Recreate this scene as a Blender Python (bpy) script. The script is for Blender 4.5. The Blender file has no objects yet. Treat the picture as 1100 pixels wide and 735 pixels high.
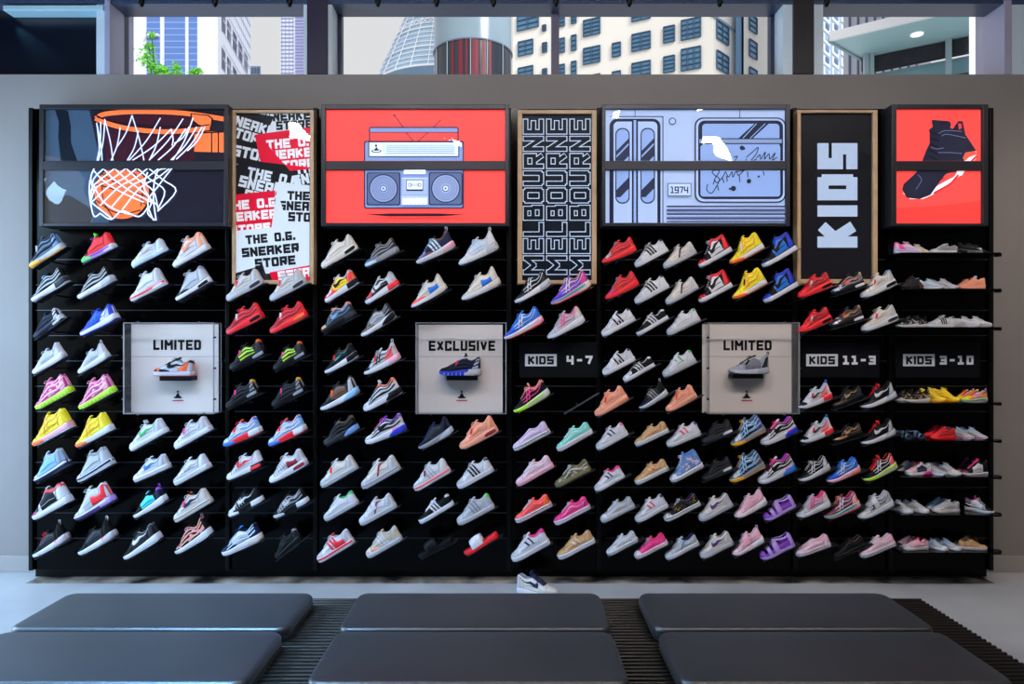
import bpy, bmesh, math, random
from math import sin, cos, pi, sqrt, radians
from mathutils import Vector, Matrix
random.seed(7)
SC = bpy.context.scene
COL = SC.collection
F = 733.0                       # focal length in pixels of the 1100x735 frame
EYE = 1.65
def P(px, py, Y):               # a point of the photograph at distance Y -> world
    return Vector(((px - 550) * Y / F, Y, EYE - (py - 367.5) * Y / F))

# ------------------------------------------------------------ camera
cam_d = bpy.data.cameras.new('camera'); cam = bpy.data.objects.new('camera', cam_d); COL.objects.link(cam)
cam.location = (0, 0, EYE); cam.rotation_euler = (pi / 2, 0, 0)
cam_d.sensor_width = 36; cam_d.lens = 36 * F / 1100; cam_d.clip_end = 500; cam_d.clip_start = .05
SC.camera = cam
SC.view_settings.view_transform = 'Standard'; SC.view_settings.look = 'None'
SC.view_settings.gamma = 1; SC.view_settings.use_curve_mapping = False
SC.view_settings.exposure = 0.0
SC.cycles.use_denoising = True
SC.cycles.max_bounces = 8; SC.cycles.transparent_max_bounces = 16
SC.cycles.sample_clamp_indirect = 4

# ------------------------------------------------------------ world: bright overcast sky
w = bpy.data.worlds.new('overcast'); SC.world = w; w.use_nodes = True
bg = w.node_tree.nodes['Background']; bg.inputs[0].default_value = (.83, .82, .80, 1); bg.inputs[1].default_value = 1.0

# ------------------------------------------------------------ lamps
def area(name, loc, target, sx, sy, power, color=(1, 1, 1), spread=pi):
    d = bpy.data.lights.new(name, 'AREA'); d.shape = 'RECTANGLE'; d.size = sx; d.size_y = sy
    d.energy = power; d.color = color; d.spread = spread
    o = bpy.data.objects.new(name, d); COL.objects.link(o); o.location = loc
    o.rotation_euler = (Vector(target) - Vector(loc)).to_track_quat('-Z', 'Y').to_euler()
    return o
def spot(name, loc, target, power, color=(1, 1, 1), angle=70, blend=.8, size=.05):
    d = bpy.data.lights.new(name, 'SPOT'); d.energy = power; d.color = color
    d.spot_size = radians(angle); d.spot_blend = blend; d.shadow_soft_size = size
    o = bpy.data.objects.new(name, d); COL.objects.link(o); o.location = loc
    o.rotation_euler = (Vector(target) - Vector(loc)).to_track_quat('-Z', 'Y').to_euler()
    return o
# daylight coming in through the shopfront in the left wall
area('shopfront_daylight', (-5.15, 3.3, 1.9), (-1.5, 3.6, .6), 1.8, 2.8, 210, (.42, .70, 1.0))
# added blue spot and spill that tint the left bench; no skylight there
spot('added_blue_spot', (-1.9, 1.6, 4.2), (-1.75, 2.6, .45), 1000, (.2, .55, 1), 34, .6, .2)
area('added_blue_spill', (-2.7, 2.0, 4.3), (-1.9, 3.0, 0), 1.4, 1.0, 60, (.28, .58, 1.0), radians(85))
for x, z in ((-.67, 3.9), (2.3, 3.85), (-2.4, 4.1), (1.1, 4.2)): area('ceiling_panel_light', (x, 1.3, z), (x, 4.9, 1.0), .2, .13, 4, (1, .95, .92))
area('added_fill_strip', (.6, 2.2, 4.36), (.6, 3.9, .6), 6.5, .4, 95, (1, .96, .94))  # added fill light, brightens the display wall and floor from above
_s = bpy.data.lights.new('pale_sun', 'SUN'); _s.energy = 3.6; _s.angle = .5; _s.color = (1, .97, .92); _so = bpy.data.objects.new('pale_sun', _s); COL.objects.link(_so); _so.rotation_euler = (radians(55), 0, radians(38))
SPOTS = [(-3.0, (.92, .96, 1)), (-2.0, (.95, .97, 1)), (-1.0, (1, .95, .93)), (0, (1, .93, .88)), (1.0, (1, .93, .88)), (2.0, (1, .92, .86)), (3.0, (1, .9, .82))]
for x, c in SPOTS:
    spot('track_spot', (x, 2.3, 4.12), (x, 4.7, 1.2), 45, c, 78, .9, .05)

spot('track_spot', (4.1, 2.9, 4.12), (3.9, 4.9, 1.4), 60, (1, .80, .62), 75, .9, .05)
# ------------------------------------------------------------ colours and materials
PAL = dict(W='d2d0d8', w='b6b4ba', cream='cdc3ba', beige='c9b8a2', lg='b3b5bf', g='8a8890', dg='2f2f35', k='09090c', kk='060608',
  ice='c3d4e8', r='e8192c', red='f0202c', dr='8e1a26', coral='ff5a5a', peach='f09a72', pk='f0a6b8', lp='e6bccb', hp='f03a8c', mg='c92a86',
  pu='8a3fc0', lpu='b794e0', lil='d3b8d6', pur='4a2a78', blue='1e6fd0', roy='1a35c0', nav='1c2448', sb='6a8cc0', lb='86b4e0', st='54708e',
  cy='3fd0d8', mint='86d8c8', gr='2fae5e', neon='b8e830', lime='4be03c', y='f4dc1e', yo='f2a818', or_='ff6a20', tan='c99a6e', gold='c9a26a',
  br='6a4a3a', camo='6e6a48', warm='d6ccc3', sal='f3a089', foot='8e8a8a', clear='e6d3dc', mar='7a2a4a', teal='2a9a9a', gum='b8743a')
def lin(h):
    if isinstance(h, (tuple, list)): return tuple(h) + (1,) if len(h) == 3 else h
    h = PAL.get(h, h); v = [int(h[i:i + 2], 16) / 255 for i in (0, 2, 4)]
    return tuple((c / 12.92 if c <= .04045 else ((c + .055) / 1.055) ** 2.4) for c in v) + (1,)
MATS = {}
def mat(color, rough=.55, metal=0, bump=0, scale=40, emit=0, spec=.5, coat=0, name=None, noise=0):
    key = (str(color), rough, metal, bump, scale, emit, spec, coat, noise)
    if key in MATS: return MATS[key]
    m = bpy.data.materials.new(name or 'material_' + str(color)); m.use_nodes = True
    nt = m.node_tree; b = nt.nodes['Principled BSDF']; c = lin(color)
    b.inputs['Base Color'].default_value = c; b.inputs['Roughness'].default_value = rough
    b.inputs['Metallic'].default_value = metal; b.inputs['Specular IOR Level'].default_value = spec
    b.inputs['Coat Weight'].default_value = coat
    if emit: b.inputs['Emission Color'].default_value = c; b.inputs['Emission Strength'].default_value = emit
    if bump or noise:
        tc = nt.nodes.new('ShaderNodeTexCoord'); n = nt.nodes.new('ShaderNodeTexNoise'); n.inputs['Scale'].default_value = scale
        n.inputs['Detail'].default_value = 6; nt.links.new(tc.outputs['Object'], n.inputs['Vector'])
        if bump:
            bp = nt.nodes.new('ShaderNodeBump'); bp.inputs['Strength'].default_value = bump; bp.inputs['Distance'].default_value = .004
            nt.links.new(n.outputs['Fac'], bp.inputs['Height']); nt.links.new(bp.outputs['Normal'], b.inputs['Normal'])
        if noise:
            r = nt.nodes.new('ShaderNodeMix'); r.data_type = 'RGBA'
            r.inputs['A'].default_value = tuple(x * (1 - noise) for x in c[:3]) + (1,)
            r.inputs['B'].default_value = tuple(min(1, x * (1 + noise)) for x in c[:3]) + (1,)
            nt.links.new(n.outputs['Fac'], r.inputs['Factor']); nt.links.new(r.outputs['Result'], b.inputs['Base Color'])
    MATS[key] = m
    return m
def acrylic(name, gloss_rough=.03, wob=0, ior=1.45, scale=2.5):       # thin clear sheet: passes light, mirrors a little
    m = bpy.data.materials.new(name); m.use_nodes = True; nt = m.node_tree; nt.nodes.clear()
    out = nt.nodes.new('ShaderNodeOutputMaterial'); mx = nt.nodes.new('ShaderNodeMixShader'); t = nt.nodes.new('ShaderNodeBsdfTransparent')
    t.inputs[0].default_value = (.97, .98, 1, 1)
    g = nt.nodes.new('ShaderNodeBsdfGlossy'); g.inputs['Roughness'].default_value = gloss_rough
    lw = nt.nodes.new('ShaderNodeLayerWeight'); lw.inputs['Blend'].default_value = .5
    pw = nt.nodes.new('ShaderNodeMath'); pw.operation = 'POWER'; pw.inputs[1].default_value = 4
    ma = nt.nodes.new('ShaderNodeMath'); ma.operation = 'MULTIPLY_ADD'; ma.inputs[1].default_value = .6; ma.inputs[2].default_value = (ior - 1) * .07
    nt.links.new(lw.outputs['Facing'], pw.inputs[0]); nt.links.new(pw.outputs[0], ma.inputs[0]); nt.links.new(ma.outputs[0], mx.inputs[0]); nt.links.new(t.outputs[0], mx.inputs[1]); nt.links.new(g.outputs[0], mx.inputs[2])
    nt.links.new(mx.outputs[0], out.inputs[0])
    if wob:
        tc = nt.nodes.new('ShaderNodeTexCoord'); n = nt.nodes.new('ShaderNodeTexNoise'); n.inputs['Scale'].default_value = scale; n.inputs['Detail'].default_value = 1
        bp = nt.nodes.new('ShaderNodeBump'); bp.inputs['Strength'].default_value = wob; bp.inputs['Distance'].default_value = .05
        nt.links.new(tc.outputs['Object'], n.inputs['Vector']); nt.links.new(n.outputs['Fac'], bp.inputs['Height'])
        nt.links.new(bp.outputs['Normal'], g.inputs['Normal'])
    return m
M_BLACK = mat('030304', .4, spec=.2); M_PANEL = mat('020203', .16, spec=.1, name='black_laminate'); M_FRAME = mat('323239', .35, .5, name='black_metal')
M_CHROME = mat('d8d8dc', .15, 1); M_ALU = mat('7c8a98', .35, .6); M_WOOD = mat('c2a07c', .45, noise=.25, scale=14, name='pale_wood')
M_CLEAR = acrylic('clear_acrylic'); M_COVER = acrylic('acrylic_cover', .02, .3, 1.6)

# ------------------------------------------------------------ building helpers
def empty(name, loc=(0, 0, 0), label=None, cat=None, group=None):
    o = bpy.data.objects.new(name, None); COL.objects.link(o); o.location = loc; o.empty_display_size = .05
    return tag(o, label, cat, group)
def tag(o, label=None, cat=None, group=None, kind=None):
    if label:
        assert 4 <= len(label.split()) <= 16, label
        o['label'] = label
    if cat: o['category'] = cat
    if group: o['group'] = group
    if kind: o['kind'] = kind
    return o
def link(name, me, m=None, parent=None, loc=None):
    o = bpy.data.objects.new(name, me); COL.objects.link(o)
    if m is not None:
        if not me.materials: me.materials.append(m)
        elif me.materials[0] != m:
            o.material_slots[0].link = 'OBJECT'; o.material_slots[0].material = m
    if parent: o.parent = parent
    if loc: o.location = loc
    return o
class MB:                                       # collects shapes, links them as one mesh
    def __init__(s): s.bm = bmesh.new()
    def box(s, x0, x1, y0, y1, z0, z1, bev=0, M=None):
        b = bmesh.new(); bmesh.ops.create_cube(b, size=1)
        bmesh.ops.scale(b, vec=(abs(x1 - x0), abs(y1 - y0), abs(z1 - z0)), verts=b.verts)
        bmesh.ops.translate(b, vec=((x0 + x1) / 2, (y0 + y1) / 2, (z0 + z1) / 2), verts=b.verts)
        if bev: bmesh.ops.bevel(b, geom=b.edges[:], offset=bev, segments=2, affect='EDGES', profile=.5)
        if M is not None: bmesh.ops.transform(b, matrix=M, verts=b.verts)
        s.add(b); return s
    def add(s, b):
        me = bpy.data.meshes.new('t'); b.to_mesh(me); b.free(); s.bm.from_mesh(me); bpy.data.meshes.remove(me)
    def tube(s, pts, r, n=8, cap=True):
        pts = [Vector(p) for p in pts]; rings = []
        for i, p in enumerate(pts):
            d = (pts[min(i + 1, len(pts) - 1)] - pts[max(i - 1, 0)]).normalized()
            u = d.orthogonal().normalized() if i == 0 else (u - d * u.dot(d)).normalized()
            v = d.cross(u); rr = r[i] if isinstance(r, (list, tuple)) else r
            rings.append([s.bm.verts.new(p + (u * cos(2 * pi * k / n) + v * sin(2 * pi * k / n)) * rr) for k in range(n)])
        for a, b in zip(rings, rings[1:]):
            for k in range(n): s.bm.faces.new((a[k], a[(k + 1) % n], b[(k + 1) % n], b[k]))
        if cap: s.bm.faces.new(rings[0][::-1]); s.bm.faces.new(rings[-1])
        return s
    def grid(s, rows):
        V = [[s.bm.verts.new(p) for p in r] for r in rows]
        for a, b in zip(V, V[1:]):
            for k in range(len(a) - 1): s.bm.faces.new((a[k], a[k + 1], b[k + 1], b[k]))
        return V
    def poly(s, pts): s.bm.faces.new([s.bm.verts.new(p) for p in pts]); return s
    def prism(s, pts, z0, z1):                  # pts: plan outline
        a = [s.bm.verts.new((p[0], p[1], z0)) for p in pts]; b = [s.bm.verts.new((p[0], p[1], z1)) for p in pts]
        n = len(pts)
        for k in range(n): s.bm.faces.new((a[k], a[(k + 1) % n], b[(k + 1) % n], b[k]))
        s.bm.faces.new(a[::-1]); s.bm.faces.new(b); return s
    def mesh(s, name='mesh', smooth=False, weld=0):
        if weld: bmesh.ops.remove_doubles(s.bm, verts=s.bm.verts, dist=weld)
        bmesh.ops.recalc_face_normals(s.bm, faces=s.bm.faces)
        for f in s.bm.faces: f.smooth = smooth
        me = bpy.data.meshes.new(name); s.bm.to_mesh(me); s.bm.free(); return me
    def build(s, name, m, parent=None, smooth=False, weld=0, loc=None):
        return link(name, s.mesh(name, smooth, weld), m, parent, loc)
def struct(o): o['kind'] = 'structure'; return o

# ------------------------------------------------------------ flat artwork: coloured shapes printed on a sheet, drawn in the frame's pixels at distance Y
def clip(poly, cl):                             # Sutherland-Hodgman against a convex outline
    ar = sum(cl[i][0] * cl[(i + 1) % len(cl)][1] - cl[(i + 1) % len(cl)][0] * cl[i][1] for i in range(len(cl)))
    sg = 1 if ar > 0 else -1
    for i in range(len(cl)):
        a, b = cl[i], cl[(i + 1) % len(cl)]; out = []
        f = lambda p: sg * ((b[0] - a[0]) * (p[1] - a[1]) - (b[1] - a[1]) * (p[0] - a[0]))
        for j in range(len(poly)):
            p, q = poly[j], poly[(j + 1) % len(poly)]; fp, fq = f(p), f(q)
            if fp >= 0: out.append(p)
            if (fp >= 0) != (fq >= 0):
                t = fp / (fp - fq); out.append((p[0] + (q[0] - p[0]) * t, p[1] + (q[1] - p[1]) * t))
        poly = out
        if len(poly) < 3: return None
    return poly
G = {'A': [[(0, 0), (0, 1), (1, 1), (1, 0)], [(0, .42), (1, .42)]], 'B': [[(0, 0), (0, 1), (.9, 1), (.9, .52), (0, .52)], [(.9, .52), (1, .45), (1, 0), (0, 0)]],
 'C': [[(1, .85), (1, 1), (0, 1), (0, 0), (1, 0), (1, .15)]], 'D': [[(0, 0), (0, 1), (.8, 1), (1, .85), (1, .15), (.8, 0), (0, 0)]],
 'E': [[(1, 1), (0, 1), (0, 0), (1, 0)], [(0, .5), (.85, .5)]], 'G': [[(1, 1), (0, 1), (0, 0), (1, 0), (1, .45), (.6, .45)]],
 'H': [[(0, 0), (0, 1)], [(1, 0), (1, 1)], [(0, .5), (1, .5)]], 'I': [[(.0, 0), (.0, 1)]], 'K': [[(0, 0), (0, 1)], [(.1, .5), (1, 1)], [(.25, .6), (1, 0)]],
 'L': [[(0, 1), (0, 0), (1, 0)]], 'M': [[(0, 0), (0, 1), (.5, .45), (1, 1), (1, 0)]], 'N': [[(0, 0), (0, 1), (1, 0), (1, 1)]],
 'O': [[(.15, 0), (0, .1), (0, .9), (.15, 1), (.85, 1), (1, .9), (1, .1), (.85, 0), (.15, 0)]], 'R': [[(0, 0), (0, 1), (1, 1), (1, .45), (0, .45)], [(.5, .45), (1, 0)]],
 'S': [[(1, 1), (0, 1), (0, .5), (1, .5), (1, 0), (0, 0)]], 'T': [[(0, 1), (1, 1)], [(.5, 1), (.5, 0)]],
 'U': [[(0, 1), (0, .1), (.15, 0), (.85, 0), (1, .1), (1, 1)]], 'V': [[(0, 1), (.5, 0), (1, 1)]], 'W': [[(0, 1), (.22, 0), (.5, .7), (.78, 0), (1, 1)]],
 'X': [[(0, 0), (1, 1)], [(0, 1), (1, 0)]], '0': [[(0, 0), (0, 1), (1, 1), (1, 0), (0, 0)]], '1': [[(0, 1), (.5, 1), (.5, 0)], [(0, 0), (1, 0)]],
 '3': [[(0, 1), (1, 1), (1, 0), (0, 0)], [(.25, .5), (1, .5)]], '4': [[(0, 1), (0, .42), (1, .42)], [(1, 1), (1, 0)]], '7': [[(0, 1), (1, 1), (.45, 0)]],
 '9': [[(1, .45), (0, .45), (0, 1), (1, 1), (1, 0), (0, 0)]], '-': [[(.1, .5), (.9, .5)]], '.': [[(0, 0), (0, .02)]]}
GW = {'I': 0, '.': 0, 'M': 1.35, 'W': 1.5, ' ': .7, '-': .7, '1': .8, 'L': .9}
class Art:
    def __init__(s, Y): s.items = []; s.Y = Y; s.layer = 0; s.cl = None
    def poly(s, pts, c, dl=0):
        p = list(pts)
        if s.cl: p = clip(p, s.cl)
        if p: s.items.append((p, c, s.layer + dl))
    def up(s): s.layer += 1
    def rect(s, x0, y0, x1, y1, c): s.up(); s.poly([(x0, y0), (x1, y0), (x1, y1), (x0, y1)], c)
    def rrect(s, x0, y0, x1, y1, r, c, n=5):
        s.up(); pts = []
        for cx, cy, a in ((x1 - r, y0 + r, -90), (x1 - r, y1 - r, 0), (x0 + r, y1 - r, 90), (x0 + r, y0 + r, 180)):
            for k in range(n + 1): t = radians(a + 90 * k / n); pts.append((cx + r * cos(t), cy + r * sin(t)))
        s.poly(pts, c)
    def disc(s, cx, cy, rx, c, ry=None, n=36): s.up(); s.poly([(cx + rx * cos(2 * pi * k / n), cy + (ry or rx) * sin(2 * pi * k / n)) for k in range(n)], c)
    def line(s, pts, wd, c, cap=False, up=True):
        if up: s.up()
        for k, ((ax, ay), (bx, by)) in enumerate(zip(pts, pts[1:])):
            dx, dy = bx - ax, by - ay; L = math.hypot(dx, dy) or 1; dx, dy = dx / L, dy / L; h = wd / 2; e = h if cap else h * .35
            s.poly([(ax - dx * e - dy * h, ay - dy * e + dx * h), (bx + dx * e - dy * h, by + dy * e + dx * h), (bx + dx * e + dy * h, by + dy * e - dx * h), (ax - dx * e + dy * h, ay - dy * e - dx * h)], c)
    def curve(s, pts, wd, c, n=6):
        s.line(smooth(pts, n), wd, c)
    def text(s, t, x, y, h, wd, th, c, ang=0, gap=.5, fit=None):
        # baseline start (x,y) in pixels, letter height h, letter width wd, stroke th; ang turns the line of text (degrees, counter-clockwise)
        s.up(); adv = []; X = th / 2
        for ch in t:
            w_ = GW.get(ch, 1) * (wd - th); adv.append(X); X += w_ + th + gap
        tot = X - th / 2 - gap; k = (fit / tot) if fit else 1
        ca, sa = cos(radians(ang)), sin(radians(ang))
        for ch, x0 in zip(t, adv):
            if ch == ' ': continue
            w_ = GW.get(ch, 1) * (wd - th)
            for pl in G[ch]:
                q = [((x0 + p[0] * w_) * k, th / 2 + p[1] * (h - th)) for p in pl]
                for a, b in zip(q, q[1:]):
                    dx, dy = b[0] - a[0], b[1] - a[1]; L = math.hypot(dx, dy) or 1; ux, uy = dx / L, dy / L; hh = th / 2
                    e = hh if abs(dx) < 1e-6 or abs(dy) < 1e-6 else hh * .3
                    qd = [(a[0] - ux * e - uy * hh, a[1] - uy * e + ux * hh), (b[0] + ux * e - uy * hh, b[1] + uy * e + ux * hh), (b[0] + ux * e + uy * hh, b[1] + uy * e - ux * hh), (a[0] - ux * e + uy * hh, a[1] - uy * e - ux * hh)]
                    qd = [(px, min(max(py, 0), h)) for px, py in qd]
                    s.poly([(x + px * ca - py * sa, y - (px * sa + py * ca)) for px, py in qd], c)
        return tot * k
    def build(s, name, parent, emit=0, rough=.35, step=.00035):
        bm = bmesh.new(); cols = []; 
        for ix, (p, c, l) in enumerate(s.items):
            if c not in cols: cols.append(c)
            try: f = bm.faces.new([bm.verts.new(P(x, y, s.Y) - Vector((0, l * step + (ix % 60) * 5e-6, 0))) for x, y in p]); f.material_index = cols.index(c)
            except ValueError: pass
        for f in bm.faces:
            f.normal_update()
            if f.normal.y > 0: f.normal_flip()
        me = bpy.data.meshes.new(name); bm.to_mesh(me); bm.free()
        for c in cols: me.materials.append(mat(c, rough, emit=emit, spec=.15, name='print_' + str(c)))
        return link(name, me, None, parent)
def smooth(pts, n=6):
    pts = [Vector((p[0], p[1], p[2] if len(p) > 2 else 0)) for p in pts]; out = []
    for i in range(len(pts) - 1):
        a, b, c, d = pts[max(i - 1, 0)], pts[i], pts[i + 1], pts[min(i + 2, len(pts) - 1)]
        for k in range(n):
            t = k / n; out.append(.5 * ((2 * b) + (c - a) * t + (2 * a - 5 * b + 4 * c - d) * t * t + (3 * b - a - 3 * c + d) * t ** 3))
    out.append(pts[-1]); return [tuple(p) if abs(p[2]) > 0 else (p[0], p[1]) for p in out]
# ============================================================ ROOM
YW = 4.9; ZW = P(0, 80, YW).z; ZC = 4.42
def noise_mat(name, c1, c2, scale, rough, detail=8, bump=0, r2=None, spec=.5, extra=None):
    m = bpy.data.materials.new(name); m.use_nodes = True; nt = m.node_tree; b = nt.nodes['Principled BSDF']
    tc = nt.nodes.new('ShaderNodeTexCoord'); n = nt.nodes.new('ShaderNodeTexNoise'); n.inputs['Scale'].default_value = scale; n.inputs['Detail'].default_value = detail
    cr = nt.nodes.new('ShaderNodeValToRGB'); cr.color_ramp.elements[0].position = .35; cr.color_ramp.elements[1].position = .65
    cr.color_ramp.elements[0].color = lin(c1); cr.color_ramp.elements[1].color = lin(c2)
    nt.links.new(tc.outputs['Object'], n.inputs['Vector']); nt.links.new(n.outputs['Fac'], cr.inputs[0])
    nt.links.new(cr.outputs[0], b.inputs['Base Color']); b.inputs['Roughness'].default_value = rough; b.inputs['Specular IOR Level'].default_value = spec
    if bump:
        n2 = nt.nodes.new('ShaderNodeTexNoise'); n2.inputs['Scale'].default_value = scale * 40; bp = nt.nodes.new('ShaderNodeBump')
        bp.inputs['Strength'].default_value = bump; bp.inputs['Distance'].default_value = .002
        nt.links.new(tc.outputs['Object'], n2.inputs['Vector']); nt.links.new(n2.outputs['Fac'], bp.inputs['Height']); nt.links.new(bp.outputs[0], b.inputs['Normal'])
    return m
M_WALL = noise_mat('painted_plaster', '8b8482', '918a88', 1.5, .75, bump=.05)
M_FLOOR = noise_mat('polished_concrete', '9b9ca0', 'b9babe', 1.1, .32, bump=.03)
M_DARKROOM = mat('1c1c22', .7)
struct(MB().box(-5.2, 5.2, -3.2, 5.3, -.12, 0).build('floor', M_FLOOR))
struct(MB().box(-5.2, 5.2, YW, YW + .2, 0, ZW).build('wall_back', M_WALL))
struct(MB().box(-5.2, 5.2, -3.2, 5.12, ZC, ZC + .12).build('ceiling', mat('23242c', .8)))
struct(MB().box(5.0, 5.2, -3.2, YW, 0, ZC).build('wall_right', mat('8a8078', .8)))
struct(MB().box(-5.2, 5.2, -3.4, -3.2, 0, ZC).build('wall_rear', M_DARKROOM))
wl = MB(); wl.box(-5.2, -5.0, -3.2, .5, 0, ZC).box(-5.2, -5.0, 4.75, YW, 0, ZC).box(-5.2, -5.0, .5, 4.75, 3.6, ZC).box(-5.2, -5.0, .5, 4.75, 0, .3)
struct(wl.build('wall_left', mat('70747c', .8)))
struct(MB().box(-5.0, P(33, 0, YW).x + .3, YW - .015, YW, 0, .115, .003).box(P(1060, 0, YW).x - .3, 5.0, YW - .015, YW, 0, .115, .003).build('baseboard_back', mat('a29c9a', .5)))
struct(MB().box(P(34, 0, 4.72).x, P(1062, 0, 4.72).x, 4.66, 4.86, .0005, .0015).build('trim_8', noise_mat('dirty_concrete_reflection', '141216', 'b5a698', 4.5, .6, detail=3)))  # mottled strip: dirt plus the unit's floor reflection painted into the colour
# ---- clerestory: header beam, columns, window frames
YG = 5.1
struct(MB().box(-5.2, 5.2, YW, YW + .2, P(0, 4, YW).z, ZC).build('trim_1', mat('3b4a66', .35)))
M_JAMB = mat('d4e4f2', .3); M_JD = mat('241f3a', .5)
def col(n, a, b, c=M_JD, y0=YW - .01, y1=YG + .1): struct(MB().box(P(a, 0, YW).x, P(b, 0, YW).x, y0, y1, ZW, ZC, .004).build('trim_%d' % n, c))
col(2, 330, 352); col(3, 852, 874, mat('140c14', .5))
col(4, 113, 119, mat('a8a8c4', .4)); col(5, 1078, 1086, mat('a8a4bc', .4))
# solid dark panel closing the opening at the left end, under a pale ledge
struct(MB().box(-5.2, P(112, 0, YW).x, YW + .1, YW + .14, ZW, ZC).build('trim_6', mat('050c1c', .3, spec=.6)))
struct(MB().box(P(4, 0, YW).x, P(112, 0, YW).x, YW - .01, YW + .1, P(0, 12, YW).z, P(0, 6, YW).z, .006).build('trim_7', mat('b8dcea', .3)))
spot('blue_wall_light', P(2, 14, 4.955), P(62, 84, 4.995), 5, (.2, .6, 1), 38, 1, .01)
def window(n, x0, x1, xm=()):
    z0, z1 = ZW, P(0, 4, YW).z
    t = empty('window_%d' % n, (P((x0 + x1) / 2, 0, YG).x, YG, ZW)); t['kind'] = 'structure'
    X0, X1 = P(x0, 0, YG).x, P(x1, 0, YG).x; ZT = P(0, 15, YG).z
    off = -Vector(t.location)
    f = MB(); w_ = .022
    f.box(X0 - .11, X0 - .03, YW + .01, YG + .03, z0, z1).box(X1 + .03, X1 + .11, YW + .01, YG + .03, z0, z1)
    f.box(X0 - .11, X1 + .11, YW + .01, YG + .03, ZT + .03, z1 + .05)
    f.box(X0 - .11, X1 + .11, YW + .21, YG + .03, z0 - .1, z0)
    o = f.build('window_reveal', M_JAMB, t); o.location = off
    f = MB()
    f.box(X0 - .03, X0, YG - .03, YG + .03, z0 - .1, ZT + .03).box(X1, X1 + .03, YG - .03, YG + .03, z0 - .1, ZT + .03)
    f.box(X0 - .03, X1 + .03, YG - .03, YG + .03, ZT, ZT + .03)
    o = f.build('window_frame', mat('27304a', .4), t); o.location = off
    for m_ in xm:
        X = P(m_, 0, YG).x
        o = MB().box(X - .028, X + .028, YG - .06, YG + .03, z0 - .1, ZT + .02, .004).build('mullion', mat('6f6478', .4), t); o.location = off
    o = MB().box(X0, X1, YG + .002, YG + .012, z0 - .1, ZT).build('pane', M_CLEAR, t); o.location = off
window(1, 136, 330); window(2, 368, 826, (596,)); window(3, 876, 1062); window(4, 1094, 1230)

# track lights: small black teardrop spots hanging in front of the header
for i, px in enumerate((152, 231, 311, 406, 469, 530, 597, 676, 773, 888)):
    Y = 4.55; c = P(px, 2, Y)
    t = empty('track_spotlight', (c.x, Y, c.z + .02), 'small black teardrop spotlight hanging over the %s' % (
        'left end of the tower window', 'middle of the tower window', 'right end of the tower window', 'pale sky left of the lattice tower', 'leaning lattice tower outside', 'glass cylinder outside',
        'dark upright between cream building windows', 'left part of the cream building', 'right part of the cream building', 'canopy window beside the dark column')[i:i + 1], 'spotlight', 'spotlights along the top of the windows') if 0 else None
    place = ('left end of the first window', 'middle of the first window', 'right end of the first window', 'pale sky left of the lattice tower', 'leaning lattice tower', 'round glass drum outside',
             'upright that divides the middle window', 'left part of the cream building', 'right part of the cream building', 'canopy window beside the dark column')[i]
    t = empty('track_spotlight', (c.x, Y, c.z), 'small black teardrop spotlight hanging over the ' + place, 'spotlight', 'spotlights along the top of the windows')
    m = MB(); m.tube([(0, 0, -.035), (0, 0, -.03), (0, 0, -.005), (0, 0, .03), (0, 0, .05)], [.004, .012, .02, .019, .006], 12); m.build('lamp_body', M_BLACK, t, True)
    MB().tube([(0, 0, .05), (0, 0, ZC - c.z)], .004, 6).build('hanging_rod', M_BLACK, t)

# ============================================================ OUTSIDE THE WINDOWS
def ray_plane(px, py, A, B):                    # facade through plan points A,B; the point of it seen at px,py
    d = Vector(((px - 550) / F, 1)); e = Vector((B[0] - A[0], B[1] - A[1])); a = Vector(A[:2])
    den = d.x * e.y - d.y * e.x; t = (a.x * e.y - a.y * e.x) / den
    return Vector((d.x * t, d.y * t, EYE - (py - 367.5) / F * t))
def pl(px, Y): return ((px - 550) * Y / F, Y)
def strip(A, B, px0, py0, px1, py1, off=.02):   # upright rectangle on a facade (its level edges stay level)
    a = ray_plane(px0, (py0 + py1) / 2, A, B); b = ray_plane(px1, (py0 + py1) / 2, A, B)
    ya = a.z + ((py0 + py1) / 2 - py0) / F * a.y; yb = a.z - ((py1 - (py0 + py1) / 2)) / F * a.y
    n = Vector((B[1] - A[1], -(B[0] - A[0]), 0)).normalized()
    if n.y > 0: n = -n
    return [(a.x, a.y, yb), (b.x, b.y, yb), (b.x, b.y, ya), (a.x, a.y, ya)], n * off
def slab(pts, n, thick=.05):
    m = MB(); lo = [Vector(p) for p in pts]; hi = [p + n + n.normalized() * thick for p in lo]
    a = [m.bm.verts.new(p) for p in lo]; b = [m.bm.verts.new(p) for p in hi]; k = len(a)
    for i in range(k): m.bm.faces.new((a[i], a[(i + 1) % k], b[(i + 1) % k], b[i]))
    m.bm.faces.new(a[::-1]); m.bm.faces.new(b); return m
# glass office tower
M_STRIP = mat('5b7ec0', .25, name='banded_glass'); nt = M_STRIP.node_tree; tc = nt.nodes.new('ShaderNodeTexCoord'); sp_ = nt.nodes.new('ShaderNodeSeparateXYZ'); md = nt.nodes.new('ShaderNodeMath'); md.operation = 'MODULO'; md.inputs[1].default_value = .55
gt = nt.nodes.new('ShaderNodeMath'); gt.operation = 'LESS_THAN'; gt.inputs[1].default_value = .08; mx = nt.nodes.new('ShaderNodeMix'); mx.data_type = 'RGBA'; mx.inputs['A'].default_value = lin('5b7ec0'); mx.inputs['B'].default_value = lin('8aa6dc')
nt.links.new(tc.outputs['Object'], sp_.inputs[0]); nt.links.new(sp_.outputs[2], md.inputs[0]); nt.links.new(md.outputs[0], gt.inputs[0]); nt.links.new(gt.outputs[0], mx.inputs['Factor']); nt.links.new(mx.outputs['Result'], nt.nodes['Principled BSDF'].inputs['Base Color'])
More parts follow.
